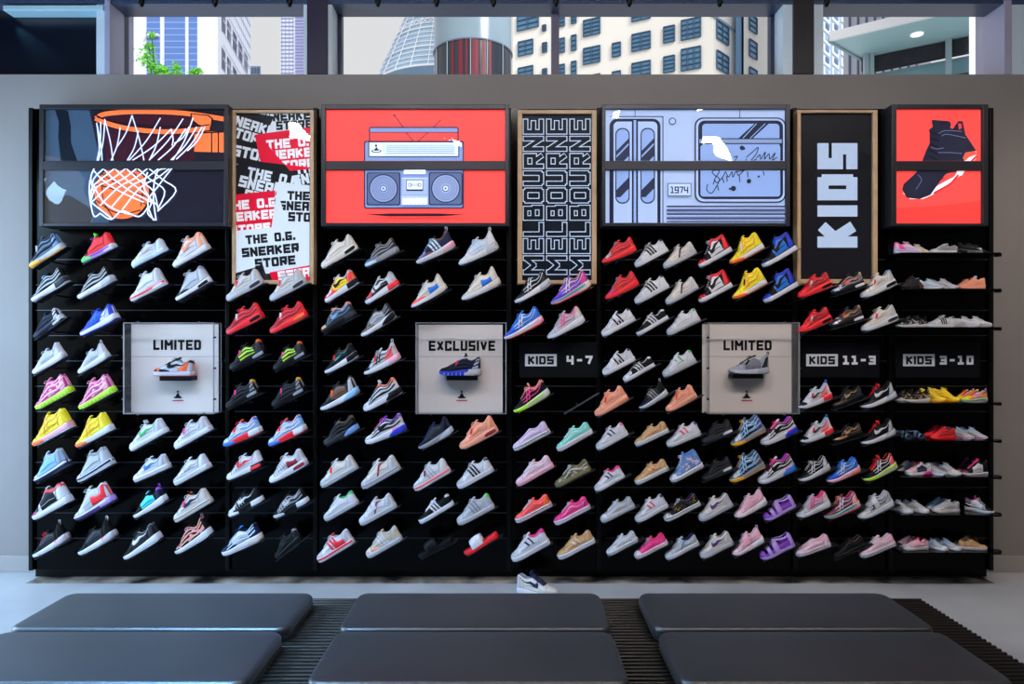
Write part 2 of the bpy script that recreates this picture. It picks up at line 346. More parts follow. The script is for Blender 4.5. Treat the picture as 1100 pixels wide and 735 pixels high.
t = empty('office_tower', (0, 0, 0), 'pale office tower with blue glass strips and a gridded side wall', 'building')
A, B, C_ = pl(143, 60), pl(234, 60), pl(269, 73)
MB().prism([A, B, C_, pl(150, 95)], 0, 60).build('wall', mat('dfe6f4', .5), t)
for a, b in ((158, 172), (177, 199), (203, 212)):
    q, n = strip(A, B, a, -30, b, 100); slab(q, n).build('glass_strip', M_STRIP, t)
q, n = strip(A, B, 158, 38, 172, 40, .2); slab(q, n, .2).build('ledge', mat('e6eaf4', .5), t)
m = MB()
for k in range(16): 
    q, n = strip(B, C_, 235 + k * 2.2, -40, 235.25 + k * 2.2, 110, .03); m.add(slab(q, n, .04).bm)
for k in range(46):
    z = 2 + k * 1.15; m.poly([(B[0], B[1] - .05, z), (C_[0] + .05, C_[1], z), (C_[0] + .05, C_[1], z + .18), (B[0], B[1] - .05, z + .18)])
m.build('wall_grid', mat('b4c0da', .5), t)
for zz, xs in ((0, range(4)), (1, range(4))):
    for k in range(5):
        px = 238 + k * 6; a = ray_plane(px, 40, B, C_)
        z = 29.6 - zz * 3.4
        q, n = strip(B, C_, px, 0, px + 4.4, 1, .06); z0 = z; q = [(q[0][0], q[0][1], z0), (q[1][0], q[1][1], z0), (q[2][0], q[2][1], z0 + 2.0), (q[3][0], q[3][1], z0 + 2.0)]
        slab(q, n, .03).build('window', mat('3c4670', .3), t)
t = empty('low_building', (0, 0, 0), 'small pale roof block beside the office tower', 'building')
m = MB().prism([pl(266, 96), pl(280, 96), pl(280, 104), pl(266, 104)], 0, P(0, 71, 96).z); m.build('wall', mat('aebccf', .6), t)
m = MB()
for k in range(4): q, n = strip(pl(266, 96), pl(280, 96), 267 + k * 3.2, 73, 269 + k * 3.2, 79, .05); m.add(slab(q, n, .05).bm)
m.build('window_row', mat('7088a8', .4), t)
t = empty('lilac_tower', (0, 0, 0), 'distant lilac tower with fine white window grid', 'building')
A, B = pl(301, 80), pl(345, 80)
MB().prism([A, B, pl(345, 100), pl(305, 100)], 0, 70).build('wall', mat('dfe2ee', .6), t)
m = MB()
for k in range(24): q, n = strip(A, B, 302, -10 + k * 4.2, 316, -9.3 + k * 4.2, .05); m.add(slab(q, n, .05).bm)
for k in range(4): q, n = strip(A, B, 303 + k * 4, -30, 303.4 + k * 4, 100, .05); m.add(slab(q, n, .05).bm)
m.build('grid_line', mat('a9b2d0', .5), t)
m = MB()
for k in range(30): q, n = strip(A, B, 317.5, -20 + k * 3.4, 345, -18.2 + k * 3.4, .08); m.add(slab(q, n, .05).bm)
m.build('window_band', mat('9c9ccc', .4), t)
# leaning lattice cone
t = empty('lattice_tower', (0, 0, 0), 'tapering round tower of white lattice over blue glass', 'tower')
Yc = 75; base = P(478, 100, Yc); Rb = 75 * Yc / F; top_z = P(0, -60, Yc).z; Rt = 5 * Yc / F
def conept(u, a, e=0): r = Rb + (Rt - Rb) * u + e; return Vector((base.x + r * cos(a), Yc + r * sin(a), base.z + (top_z - base.z) * u))
NS = 26; m = MB(); rows = [[conept(u / 8, -pi + 2 * pi * k / 44) for k in range(45)] for u in range(9)]; m.grid(rows); m.build('glass_skin', mat('a9c6de', .3, noise=.25, scale=.5), t)
m = MB()
for k in range(NS): m.tube([conept(0, 2 * pi * k / NS, .1), conept(1, 2 * pi * k / NS, .1)], .055, 4)
for u in range(28):
    m.tube([conept(u / 28, 2 * pi * k / 44, .12) for k in range(45)], .05 if u % 4 else .09, 4)
for u in (9, 17):
    for k in range(NS * 2): m.tube([conept(u / 28, pi * k / NS, .1), conept((u + 1) / 28, pi * (k + 1) / NS, .1)], .05, 4); m.tube([conept(u / 28, pi * (k + 1) / NS, .1), conept((u + 1) / 28, pi * k / NS, .1)], .05, 4)
m.build('lattice', mat('f2f5fa', .5), t)
# round glass drum
t = empty('glass_drum', (0, 0, 0), 'large round glass drum, pale above and dark red inside below', 'building')
Yd = 15; c = P(508, 0, Yd); R = 41.5 * Yd / F
def ring(z0, z1, r, n=48): return [[(c.x + r * cos(2 * pi * k / n), Yd + r * sin(2 * pi * k / n), z) for k in range(n + 1)] for z in (z0, z1)]
zs = P(0, 41, Yd - R).z
MBm = MB(); MBm.grid(ring(zs, 12, R)); MBm.build('pale_glass', mat('8fa6b6', .15, noise=.12, scale=2), t, True)
m = MB(); m.grid(ring(0, zs, R)); m.build('lower_glass', mat('28303e', .15, spec=.6), t, True)
for k, (a, wd) in enumerate(((-118, 4), (-107, 6), (-97, 3), (-88, 9), (-74, 5), (-64, 4))):
    a0, a1 = radians(a), radians(a + wd)
    m = MB(); m.grid([[(c.x + (R + .012) * cos(x), Yd + (R + .012) * sin(x), z) for x in (a0, (a0 + a1) / 2, a1)] for z in (0, zs - .02)]); m.build('red_banner', mat('7a1a30', .5), t)
for a in (-150, -125, -90, -67, -40): MB().tube([(c.x + (R + .02) * cos(radians(a)), Yd + (R + .02) * sin(radians(a)), 0), (c.x + (R + .02) * cos(radians(a)), Yd + (R + .02) * sin(radians(a)), zs)], .012, 6).build('glazing_bar', mat('98aab8', .4), t)
MB().tube([(c.x + (R + .01) * cos(2 * pi * k / 48), Yd + (R + .01) * sin(2 * pi * k / 48), zs) for k in range(49)], .02, 6).build('ring_beam', mat('6c7c8c', .4), t)
# cream building
t = empty('cream_building', (0, 0, 0), 'cream rendered building with blue steel framed windows and stepped corner', 'building')
A, B = pl(551, 54.1), pl(766, 47); C1 = pl(791, 49.5); C2 = pl(797, 51.5); C3 = pl(799, 49); D_ = pl(828, 52)
MB().prism([A, B, C1, C2, C3, D_, pl(830, 90), pl(590, 95)], 0, 60).build('wall', mat('fbf7ef', .7), t)
def win(A, B, x0, y0, x1, y1, nx=2, ny=3):
    q, n = strip(A, B, x0, y0, x1, y1, .0); w_ = slab(q, n if n.length else Vector((0, -1, 0)), .1) if 0 else None
    q = [Vector(p) for p in q]; nn = Vector((B[1] - A[1], -(B[0] - A[0]), 0)).normalized()
    if nn.y > 0: nn = -nn
    pane = slab(q, nn * .03, .03).build('window', mat('5c8fb4', .2, noise=.35, scale=.8), t)
    m = MB(); ex = q[1] - q[0]; ez = q[3] - q[0]; o = nn * .1
    for k in range(nx + 1): p = q[0] + ex * (k / nx) + o; m.tube([p, p + ez], .05, 4)
    for k in range(ny + 1): p = q[0] + ez * (k / ny) + o; m.tube([p, p + ex], .05, 4)
    m.build('glazing_bars', mat('34506c', .5), pane)
for a in ((556, 18, 579, 34), (557, 46, 573, 61), (557, 74, 573, 88), (583, 47, 588, 57), (583, 75, 588, 84), (583, 28, 587, 34),
          (598, 17, 607, 30), (598, 43, 607, 58), (598, 71, 607, 84)): win(A, B, *a)
for a in ((614, 16, 619.5, 26), (614, 39, 619.5, 55), (614, 67, 619.5, 82), (658, 47.5, 667, 62), (658, 78, 667, 92)): win(A, B, *a, 1, 3)
for a in ((627, 23, 645, 40), (627, 53, 645, 70), (627, 83, 645, 99), (679, 8, 699, 24), (679, 38, 699, 56), (679, 69, 699, 87)): win(A, B, *a, 2, 4)
for a in ((713, 30, 725, 47), (713, 62, 725, 79)): win(A, B, *a, 1, 4)
for a in ((732, 23, 753, 44), (732, 54, 753, 77), (732, -8, 753, 13)): win(A, B, *a, 3, 4)
for a in ((769, 22, 781.5, 41), (769, 54, 781.5, 73)): win(B, C1, *a, 2, 3)
for a in ((804, 15, 812, 32), (804, 42, 812, 60), (804, 72, 812, 90)): win(C3, D_, *a, 1, 3)
for z in (26.2, 28.4, 24.1):                    # thin ledges round the corner
    m = MB()
    for p, q in ((Vector(pl(730, 51)), Vector(B)), (Vector(B), Vector(C1))):
        m.tube([(p.x, p.y - .1, z), (q.x, q.y - .1, z)], .1, 4)
    m.build('ledge', mat('8fa4b8', .6), t)
q, n = strip(C2, C3, 797.3, 0, 798.6, 100, .05)
m = MB().prism([pl(790.5, 48.5), pl(796.5, 49), pl(797, 53), pl(791, 53)], 0, 60); m.build('shadow_gap_cladding', mat('6c9cc4', .5), t)
# grid block, upright cladding and canopy seen through the right window
t = empty('grid_building', (0, 0, 0), 'distant block with a grid of square blue windows', 'building')
A, B = pl(868, 62), pl(912, 70)
MB().prism([A, B, pl(912, 90), pl(868, 90)], 0, 60).build('wall', mat('9fb6cc', .6), t)
for i in range(4):
    for j in range(7):
        x = 874 + i * 9.6; y = 10 + j * 12 + i * 1.2
        q, n = strip(A, B, x, y, x + 7, y + 9, .05); g = slab(q, n, .05).build('window_frame', mat('dfe9f2', .5), t)
        q, n = strip(A, B, x + 1.8, y + 2.2, x + 5.4, y + 7, .12); slab(q, n, .05).build('pane', mat(('5b7fa8', '8fb4d8', '3f5f88')[(i * 3 + j * 5) % 3], .3), g)
t = empty('ribbed_building', (0, 0, 0), 'grey building clad in upright ribs behind the canopy', 'building')
A, B = pl(906, 40), pl(1000, 36)
MB().prism([A, B, pl(1000, 50), pl(906, 50)], 0, 40).build('wall', mat('b9bcca', .6), t)
m = MB()
for k in range(9): q, n = strip(A, B, 913 + k * 9, -20, 914 + k * 9, 100, .05); m.add(slab(q, n, .1).bm)
m.build('ribs', mat('55607c', .6), t)
t = empty('entrance_canopy', (0, 0, 0), 'white edged glass canopy with round downlights over steel beams', 'canopy')
zc = EYE + 6
A, B, Cc, D_ = pl(891, 13.6), pl(1060, 12.1), pl(1060, 13.3), pl(926, 14.5)
MB().prism([A, B, Cc, D_], zc, zc + .03).build('soffit', mat('a6cad0', .4), t)
m = MB()
def edge(m, p, q, wd, z0, z1):
    p, q = Vector(p), Vector(q); d = (q - p).normalized(); n = Vector((-d.y, d.x)) * wd / 2
    m.prism([(p - n)[:], (q - n)[:], (q + n)[:], (p + n)[:]], z0, z1); return m
edge(MB(), A, B, .06, zc - .01, zc + .17).build('fascia', mat('eef0f4', .5), t)
edge(MB(), A, D_, .05, zc - .03, zc + .1).build('edge_trim', mat('8aa8b0', .5), t)
edge(MB(), D_, Cc, .22, zc - .28, zc - .02).build('beam', mat('2a2a30', .8, noise=.6, scale=6), t)
edge(MB(), (D_[0] + .05, D_[1] + .2), (Cc[0], Cc[1] + .2), .05, zc - 1.6, zc - .3).build('glazing', mat('8ab4be', .15), t)
edge(MB(), (D_[0] + .05, D_[1] + .1), (Cc[0], Cc[1] + .1), .1, zc - .78, zc - .66).build('rail', mat('2e4250', .4), t)
for px in (930, 936, 1019): 
    p = pl(px, 14.2 if px < 1000 else 13.5); MB().box(p[0] - .04, p[0] + .04, p[1] - .04, p[1] + .04, 0, zc).build('post', mat('a4b8c0', .4), t)
for px, Y in ((985, 13.3),):
    p = pl(px, Y); MB().tube([(p[0], p[1], zc - .012), (p[0], p[1], zc + .01)], .11, 24).build('downlight', mat('ffffff', .5, emit=1.5), t)
t = empty('white_pier', (0, 0, 0), 'plain white wall at the right end of the canopy', 'wall')
MB().prism([pl(1041, 11.6), pl(1078, 11.6), pl(1078, 12), pl(1041, 12)], 0, 12).build('wall', mat('d9dde6', .6), t)
t = empty('glass_facade', (0, 0, 0), 'pale glass shopfront seen through the last window', 'building')
MB().prism([pl(1080, 12.5), pl(1180, 12), pl(1180, 12.4), pl(1080, 12.9)], 0, 14).build('glass', mat('8fb0c6', .2), t)
p = pl(1093, 12.4); MB().tube([(p[0], p[1] - .25, P(0, 41, 12.2).z), (p[0], p[1] + .2, P(0, 41, 12.2).z)], .09, 16).build('downlight', mat('ffffff', .5, emit=1.5), t)
# street tree
t = empty('street_tree', (P(180, 0, 20).x, 20, 0), 'bright green leafy tree tops in front of the office tower', 'tree')
m = MB(); m.tube([(0, 0, 0), (.05, 0, 4), (0, 0, 8.2)], [.16, .12, .05], 10)
tips = [(158, 62, 9), (163, 38, 3), (160, 50, 5), (165, 72, 8), (171, 77, 6), (176, 75, 4), (189, 72, 4.5), (190, 79, 5), (208, 78, 5), (213, 76, 3.5), (181, 82, 7)]
for px, py, r in tips: q = P(px, py, 20); m.tube([(0, 0, 7.4), ((q.x - t.location.x) * .6, 0, 8.2), (q.x - t.location.x, 0, q.z)], [.05, .03, .012], 6)
m.build('trunk', mat('4a3c30', .9), t)
m = MB(); rnd = random.Random(3)
for px, py, r in tips:
    q = P(px, py, 20); rr = r * 20 / F
    for k in range(int(r * 16)):
        v = Vector((rnd.gauss(0, .5), rnd.gauss(0, .5), rnd.gauss(0, .5))) * rr
        c0 = Vector((q.x - t.location.x, 0, q.z)) + v; a = Vector((rnd.uniform(-1, 1), rnd.uniform(-1, 1), rnd.uniform(-1, 1))).normalized() * .05; b = a.orthogonal().normalized() * .025
        m.poly([c0 - a, c0 + b, c0 + a, c0 - b])
m.build('foliage', mat('6cc832', .6, noise=.4, scale=9), t)['kind'] = 'stuff'

# ============================================================ BENCH AND CUSHIONS
t = empty('slatted_bench', (0, 2.8, 0), 'long black bench of close round slats under the cushions', 'bench')
DZ = .385; DX0, DX1 = -2.08, 2.02; M_SLAT = mat('211913', .34, spec=.6)
sl = MB().tube([(DX0, 0, 0), (DX1, 0, 0)], .0092, 10).mesh('slat', True)
n = 0; y = 3.37
while y > 2.15:
    o = link('slat', sl, M_SLAT, t); o.location = (0, y - 2.8, DZ - .0115); y -= .0305; n += 1
for x in (DX0 + .05, -1.0, .03, .5, DX1 - .05):
    b = MB(); b.box(x - .02, x + .02, 2.16 - 2.8, 3.38 - 2.8, DZ - .075, DZ - .023, .004)
    for yy in (2.25, 3.28): b.box(x - .02, x + .02, yy - .02 - 2.8, yy + .02 - 2.8, 0, DZ - .074, .003)
    b.build('support_frame', M_BLACK, t)
def cushion_mesh(x0, x1, y0, y1, z0, z1, r=.055, e=.022):
    bm = bmesh.new(); cx, cy = (x0 + x1) / 2, (y0 + y1) / 2
    def loop(ins, z):
        rr = max(r - ins, .012); out = []
        for qx, qy, a in ((x1 - ins - rr, y1 - ins - rr, 0), (x0 + ins + rr, y1 - ins - rr, 90), (x0 + ins + rr, y0 + ins + rr, 180), (x1 - ins - rr, y0 + ins + rr, 270)):
            for k in range(7): t_ = radians(a + 15 * k); out.append(bm.verts.new((qx + rr * cos(t_), qy + rr * sin(t_), z)))
        return out
    L = [loop(.004, z0)]
    for k in range(7): a = k / 6 * pi / 2; L.append(loop(e * (1 - cos(a)), z1 - e + e * sin(a) - .004))
    L.insert(1, loop(0, z0 + .006)); L.append(loop(e + .03, z1 - .0015)); L.append(loop(e + .12, z1))
    for a, b in zip(L, L[1:]):
        n = len(a)
        for k in range(n): bm.faces.new((a[k], a[(k + 1) % n], b[(k + 1) % n], b[k]))
    bm.faces.new(L[0][::-1]); bm.faces.new(L[-1]); 
    for f in bm.faces: f.smooth = True
    me = bpy.data.meshes.new('cushion'); bm.to_mesh(me); bm.free(); return me
M_LEATHER = noise_mat('black_leather', '1c1d21', '212227', 3, .4, bump=.15, spec=1.0)
_b = M_LEATHER.node_tree.nodes['Principled BSDF']; _b.inputs['Sheen Weight'].default_value = .12; _b.inputs['Sheen Roughness'].default_value = .4
rows = [('rear', 2.864, 3.285), ('front', 2.405, 2.846)]
for bx, (xa, xb, wh) in enumerate(((-2.13, -.945, 'left'), (-.735, .42, 'middle'), (.603, 1.79, 'right'))):
    for nm, ya, yb in rows:
        t = empty('bench_cushion', ((xa + xb) / 2, (ya + yb) / 2, DZ), 'black leather cushion, %s one of the %s pair on the slatted bench' % ('rear' if nm == 'rear' else 'front', wh), 'cushion', 'leather cushions on the bench')
        o = link('pad', cushion_mesh(xa, xb, ya, yb, DZ + .001, DZ + .066), M_LEATHER, t); o.location = -Vector(t.location)
        pts = []
        for qx, qy, a in ((xb - .055, yb - .055, 0), (xa + .055, yb - .055, 90), (xa + .055, ya + .055, 180), (xb - .055, ya + .055, 270)):
            for k in range(5): t_ = radians(a + 22.5 * k); pts.append((qx + .0555 * cos(t_), qy + .0555 * sin(t_), DZ + .02))
        pts.append(pts[0]); o = MB().tube(pts, .002, 6).build('piping', mat('060608', .6), t, True); o.location = -Vector(t.location)
# ============================================================ DISPLAY WALL
YB = 4.75
EDGES = [33, 248, 342, 549, 645, 855, 957, 1065]
BAYN = ['under the basketball picture', 'under the tall collage poster', 'under the boombox picture', 'under the tall outlined city name poster',
        'under the train picture', 'under the tall kids poster', 'of flat shelves under the high top picture']
BAY = []
ZB0, ZB1 = P(0, 612, YB).z, P(0, 117, YB).z
for i, nm in enumerate(BAYN):
    X0, X1 = P(EDGES[i], 0, YB).x, P(EDGES[i + 1], 0, YB).x
    t = empty('display_bay', (X0, YB, 0), 'glossy black display wall bay ' + nm, 'display wall', 'bays of the black shoe wall')
    W_ = X1 - X0
    MB().box(.002, W_ - .002, .0, .03, ZB0, ZB1).build('back_panel', M_PANEL, t)
    for a in ((0, .03), (W_ - .03, W_)):
        if (i == 0 and a[0] == 0) or (i == 6 and a[0] > 0) or a[0] > 0: MB().box(a[0] + .001, a[1] - .001, -.025, -.0005, ZB0, ZB1, .003).build('upright', M_BLACK, t)
    for k in range(13):
        z = P(0, 279 + k * 27.2, YB).z
        if z > ZB0 + .05: MB().box(.031, W_ - .031, -.006, -.0005, z - .003, z + .003).build('slot_rail', M_FRAME, t)
    for a in (.02, W_ - .08): MB().box(a, a + .06, .03, .145, ZB0 - .0, ZB0 + .04).build('rear_spacer', M_BLACK, t); 
    MB().box(.002, W_ - .002, .031, YW - YB - .001, ZB1 - .03, ZB1 - .001).build('top_cap', M_BLACK, t)
    if i in (0, 6):
        a = (.0, .02) if i == 0 else (W_ - .02, W_)
        MB().box(a[0], a[1], .031, YW - YB - .001, ZB0, ZB1 - .031).build('side_panel', M_BLACK, t)
    MB().box(.002, W_ - .002, .045, .14, .002, ZB0 - .001).build('plinth', M_BLACK, t)
    BAY.append(t)
FLATY = [273.5, 311.5, 352, 431.5, 471, 509.5, 549, 588.5]
SHD = .24
for y in FLATY:
    t = BAY[6]; z = P(0, y, 4.62).z; x1 = P(1063, 0, 4.62).x - t.location.x; x0 = P(958, 0, 4.62).x - t.location.x
    s_ = MB().box(x0, x1, -SHD, -.026, z - .012, z, .002).build('flat_shelf', M_PANEL, t)
    MB().box(x1 + .002, x1 + .035, -SHD + .04, -SHD + .075, z - .022, z + .002, .004).build('shelf_bracket_end', M_BLACK, s_)

def rect_frame(x0, y0, x1, y1, wins, Yf, Yb_, name, m, parent, bev=.003):
    # frame of bars round the windows; all in frame pixels at distance Yf
    mb = MB(); q = lambda x, y: P(x, y, Yf)
    def bar(a, b, c, d):
        p, r = q(a, b), q(c, d); mb.box(p.x, r.x, Yf, Yb_, r.z, p.z, bev)
    wx0, wx1 = wins[0][0], wins[0][2]
    bar(x0, y0, wx0, y1); bar(wx1, y0, x1, y1); bar(wx0, y0, wx1, wins[0][1])
    for a, b in zip(wins, wins[1:]): bar(wx0, a[3], wx1, b[1])
    bar(wx0, wins[-1][3], wx1, y1)
    off = -Vector(parent.location)
    o = mb.build(name, m, parent); o.location = off; return o
def sheet(name, win, Y, m, parent, th=.003):
    a, b = P(win[0], win[1], Y), P(win[2], win[3], Y)
    o = MB().box(a.x, b.x, Y, Y + th, b.z, a.z).build(name, m, parent); o.location = -Vector(parent.location); return o
def picture(name, label, cat, outer, wins, draw, emit, Y=4.6, frame=M_FRAME, depth=.12, group=None, back='101014', cover=True):
    c = P((outer[0] + outer[2]) / 2, outer[3], Y)
    t = empty(name, (c.x, Y, c.z), label, cat, group)
    rect_frame(*outer, wins, Y - .02, Y + depth, 'frame', frame, t)
    a, b = P(outer[0], outer[1], Y), P(outer[2], outer[3], Y)
    o = MB().box(a.x + .006, b.x - .006, Y + .008, Y + depth - .002, b.z + .006, a.z - .006).build('back_box', M_BLACK, t); o.location = -Vector(t.location)
    for wv in wins:
        A = Art(Y + .004); A.cl = [(wv[0], wv[1]), (wv[2], wv[1]), (wv[2], wv[3]), (wv[0], wv[3])]
        draw(A, wv); o = A.build('print', t, emit); o.location = -Vector(t.location)
        if cover: sheet('clear_cover', wv, Y - .0145, M_COVER, t)
    return t
# ---- basketball
def bx(u): return 36 + u / 5.093
def by(v): return 108 + v / 5.093
def pb(*a): return [(bx(a[i]), by(a[i + 1])) for i in range(0, len(a), 2)]
def draw_ball(A, wv):
    A.rect(36, 108, 250, 250, '3a5066'); A.up(); A.poly(pb(300, 30, 1100, 30, 1100, 720, 420, 720, 380, 400), '1f1d29')
    A.up(); A.poly(pb(360, 60, 900, 60, 880, 330, 400, 330), '3a1726')
    A.up(); A.poly(pb(110, 30, 190, 60, 205, 140, 205, 230, 240, 330, 150, 330, 135, 200, 140, 120), '0c1622')
    A.up(); A.poly(pb(40, 510, 200, 520, 330, 600, 300, 720, 40, 720), '101722')
    # backboard bracket
    A.up(); A.poly(pb(880, 170, 1060, 170, 1060, 285, 880, 280), 'ff7a40'); A.line(pb(975, 175, 975, 285), 1.4, '181418'); A.line(pb(1012, 175, 1012, 285), 1.4, '181418')
    A.line(pb(870, 180, 1060, 172), 1.5, '181418')
    # rim: two arcs
    A.curve(pb(340, 100, 400, 72, 560, 58, 760, 62, 900, 75, 1060, 100), 7.5, '181418'); A.curve(pb(345, 98, 400, 74, 560, 62, 760, 66, 900, 80, 1060, 105), 5, 'ff7a40')
    A.up(); A.poly(pb(860, 70, 960, 80, 985, 100, 975, 160, 900, 140, 860, 110), '181418'); A.up(); A.poly(pb(868, 76, 955, 86, 975, 102, 968, 150, 905, 132, 870, 104), 'ff7a40')
    A.curve(pb(345, 100, 400, 125, 520, 155, 700, 172, 860, 165, 960, 150), 7.5, '181418'); A.curve(pb(345, 100, 400, 125, 520, 155, 700, 172, 860, 165, 960, 150), 5, 'ff7a40')
    A.curve(pb(350, 92, 420, 112, 560, 132, 720, 145, 880, 140), 1.2, '181418')
    # ball
    A.disc(bx(485), by(505), 30.5, '181418', 29.5); A.disc(bx(485), by(505), 29.3, 'ff7a3c', 28.3)
    for c_ in ((345, 460, 420, 480, 520, 520, 620, 570), (375, 400, 450, 450, 550, 500, 635, 530), (400, 390, 380, 470, 390, 560, 440, 640), (340, 540, 420, 600, 500, 620, 590, 600), (520, 370, 580, 430, 600, 500, 590, 580)):
        A.curve(pb(*c_), 1.2, '181418')
    # net
    N = '9fb4e6'; Wn = 'f2f4fb'
    top = [(350, 130), (372, 125), (395, 108), (430, 130), (490, 90), (545, 85), (600, 170), (700, 100), (760, 170), (830, 110), (880, 100), (940, 155)]
    mid = [(355, 325), (365, 300), (372, 325), (430, 325), (380, 240), (500, 325), (560, 325), (620, 325), (650, 325), (720, 325), (770, 325), (800, 325)]
    prs = [((350, 130), (360, 330)), ((372, 120), (352, 330)), ((350, 125), (380, 330)), ((395, 110), (360, 330)), ((395, 105), (440, 330)), ((480, 150), (430, 330)), ((545, 85), (460, 260)), ((545, 85), (610, 330)),
           ((580, 170), (520, 330)), ((700, 100), (530, 330)), ((700, 150), (640, 330)), ((760, 160), (550, 330)), ((760, 160), (765, 250)), ((825, 105), (640, 330)), ((880, 100), (770, 330)), ((840, 160), (690, 330)),
           ((900, 150), (760, 330)), ((930, 150), (790, 325)), ((945, 150), (850, 280)), ((860, 150), (780, 240))]
    for a, b in prs:
        m_ = ((a[0] + b[0]) / 2 + 8, (a[1] + b[1]) / 2 + 10); A.curve(pb(*a, *m_, *b), 1.5, N, 4); A.curve(pb(*a, *m_, *b), .85, Wn, 4)
    # net over the ball
    for k in range(6):
        x0 = 330 + k * 62
        A.curve(pb(x0, 375, x0 + 60 + k * 4, 440, x0 + 150, 500, min(x0 + 280, 690), 560 + k * 10), 1.5, N, 4); A.curve(pb(x0, 375, x0 + 60 + k * 4, 440, x0 + 150, 500, min(x0 + 280, 690), 560 + k * 10), .85, Wn, 4)
    for k in range(7):
        x0 = 400 + k * 60; e = max(328, x0 - 260)
        A.curve(pb(x0, 375, max(x0 - 70, 345), 430, max(x0 - 160, 335), 480, e, 530 + k * 12), 1.5, N, 4); A.curve(pb(x0, 375, max(x0 - 70, 345), 430, max(x0 - 160, 335), 480, e, 530 + k * 12), .85, Wn, 4)
    for c_ in ((325, 440, 322, 520, 345, 635, 380, 622), (380, 622, 440, 655, 500, 610, 590, 640, 640, 590), (350, 375, 330, 430, 345, 500), (770, 378, 700, 470, 640, 560, 670, 660), (740, 378, 690, 400, 670, 520, 685, 660), (345, 470, 400, 560, 480, 610, 560, 630), (330, 560, 380, 600, 450, 655), (640, 400, 620, 480, 660, 560, 640, 620, 680, 660)):
        A.curve(pb(*c_), 1.6, N, 5); A.curve(pb(*c_), .9, Wn, 5)
W2 = lambda x0, x1: [(x0, 117, x1, 173), (x0, 182.5, x1, 239.5)]
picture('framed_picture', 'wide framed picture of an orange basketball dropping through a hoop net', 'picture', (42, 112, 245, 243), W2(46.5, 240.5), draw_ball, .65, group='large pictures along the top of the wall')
# ---- boombox
def ox(u): return 342 + u / 5.24
def oy(v): return 108 + v / 5.24
def draw_box(A, wv):
    K = '27283f'; Bl = '7f93c2'; Lb = 'b6c6e6'; WH = 'e2ecfa'
    A.rect(342, 108, 552, 250, 'fb4e49')
    A.line([(ox(425), oy(80)), (ox(540), oy(235))], 1, K); A.line([(ox(690), oy(110)), (ox(555), oy(235))], 1, K); A.disc(ox(427), oy(83), 1.2, K)
    A.rrect(ox(285), oy(148), ox(790), oy(260), 2, K); A.rect(ox(292), oy(182), ox(783), oy(260), 'fb4e49')
    A.line([(ox(495), oy(182)), (ox(540), oy(235))], 1, K); A.line([(ox(617), oy(182)), (ox(555), oy(235))], 1, K)
    A.rect(ox(292), oy(156), ox(783), oy(178), Bl)
    for u in (740, 760): A.disc(ox(u), oy(228), 1.4, Lb)
    A.rrect(ox(257), oy(228), ox(820), oy(610), 2.4, K); A.rrect(ox(264), oy(235), ox(813), oy(603), 2, Bl)
    A.rect(ox(270), oy(390), ox(826), oy(395), Bl)
    A.rrect(ox(282), oy(233), ox(793), oy(320), 1, K); A.rect(ox(288), oy(238), ox(787), oy(314), WH)
    A.rect(ox(368), oy(248), ox(772), oy(306), Lb); A.rect(ox(374), oy(252), ox(768), oy(302), 'd4e2f6')
    for k in range(5): A.line([(ox(384), oy(258 + k * 10)), (ox(765), oy(258 + k * 10))], .7, Bl)
    A.disc(ox(328), oy(286), 5.4, K, 2); A.disc(ox(328), oy(285), 4, WH, 1.3); A.up(); A.poly([(ox(314), oy(285)), (ox(328), oy(262)), (ox(342), oy(285))], K); A.disc(ox(326), oy(256), 1.3, K)
    for cx in (368, 718):
        A.rrect(ox(cx - 95), oy(407), ox(cx + 95), oy(592), 2.4, K); A.rrect(ox(cx - 89), oy(412), ox(cx + 89), oy(586), 2, '56648a')
        A.disc(ox(cx), oy(498), 15.6, K); A.disc(ox(cx), oy(498), 14.4, '8796bb')
        for r in (12.6, 10.6, 8.6, 6.6): A.disc(ox(cx), oy(498), r, '6f7ea6'); A.disc(ox(cx), oy(498), r - 1, '8796bb')
        A.disc(ox(cx), oy(498), 3.6, K); A.disc(ox(cx), oy(498), 2.9, Lb); A.disc(ox(cx), oy(498), .9, K)
    A.rect(ox(472), oy(438), ox(618), oy(536), '8fa2cc'); A.rect(ox(472), oy(440), ox(618), oy(444), Lb); A.rect(ox(484), oy(392), ox(606), oy(418), WH)
    A.line([(ox(495), oy(405)), (ox(595), oy(405))], .7, Bl)
    A.rect(ox(498), oy(452), ox(592), oy(514), K); A.rect(ox(502), oy(455), ox(588), oy(504), 'dfe8f4'); A.rect(ox(518), oy(470), ox(572), oy(490), 'a8b8da')
    for u in (518, 572): A.disc(ox(u), oy(480), 2, K); A.disc(ox(u), oy(480), 1.1, WH)
    A.rect(ox(470), oy(540), ox(620), oy(592), '9fb0d4')
    for k in range(6): A.rect(ox(480 + k * 23), oy(556), ox(497 + k * 23), oy(588), 'f2f6ee')
    A.up(); A.poly([(ox(268), oy(646)), (ox(400), oy(640)), (ox(690), oy(640)), (ox(828), oy(647)), (ox(690), oy(656)), (ox(400), oy(656))], '2a1420')
picture('framed_picture', 'wide framed picture of a grey boombox on bright red', 'picture', (345, 112, 547, 243), W2(349.5, 542.5), draw_box, .8, group='large pictures along the top of the wall')
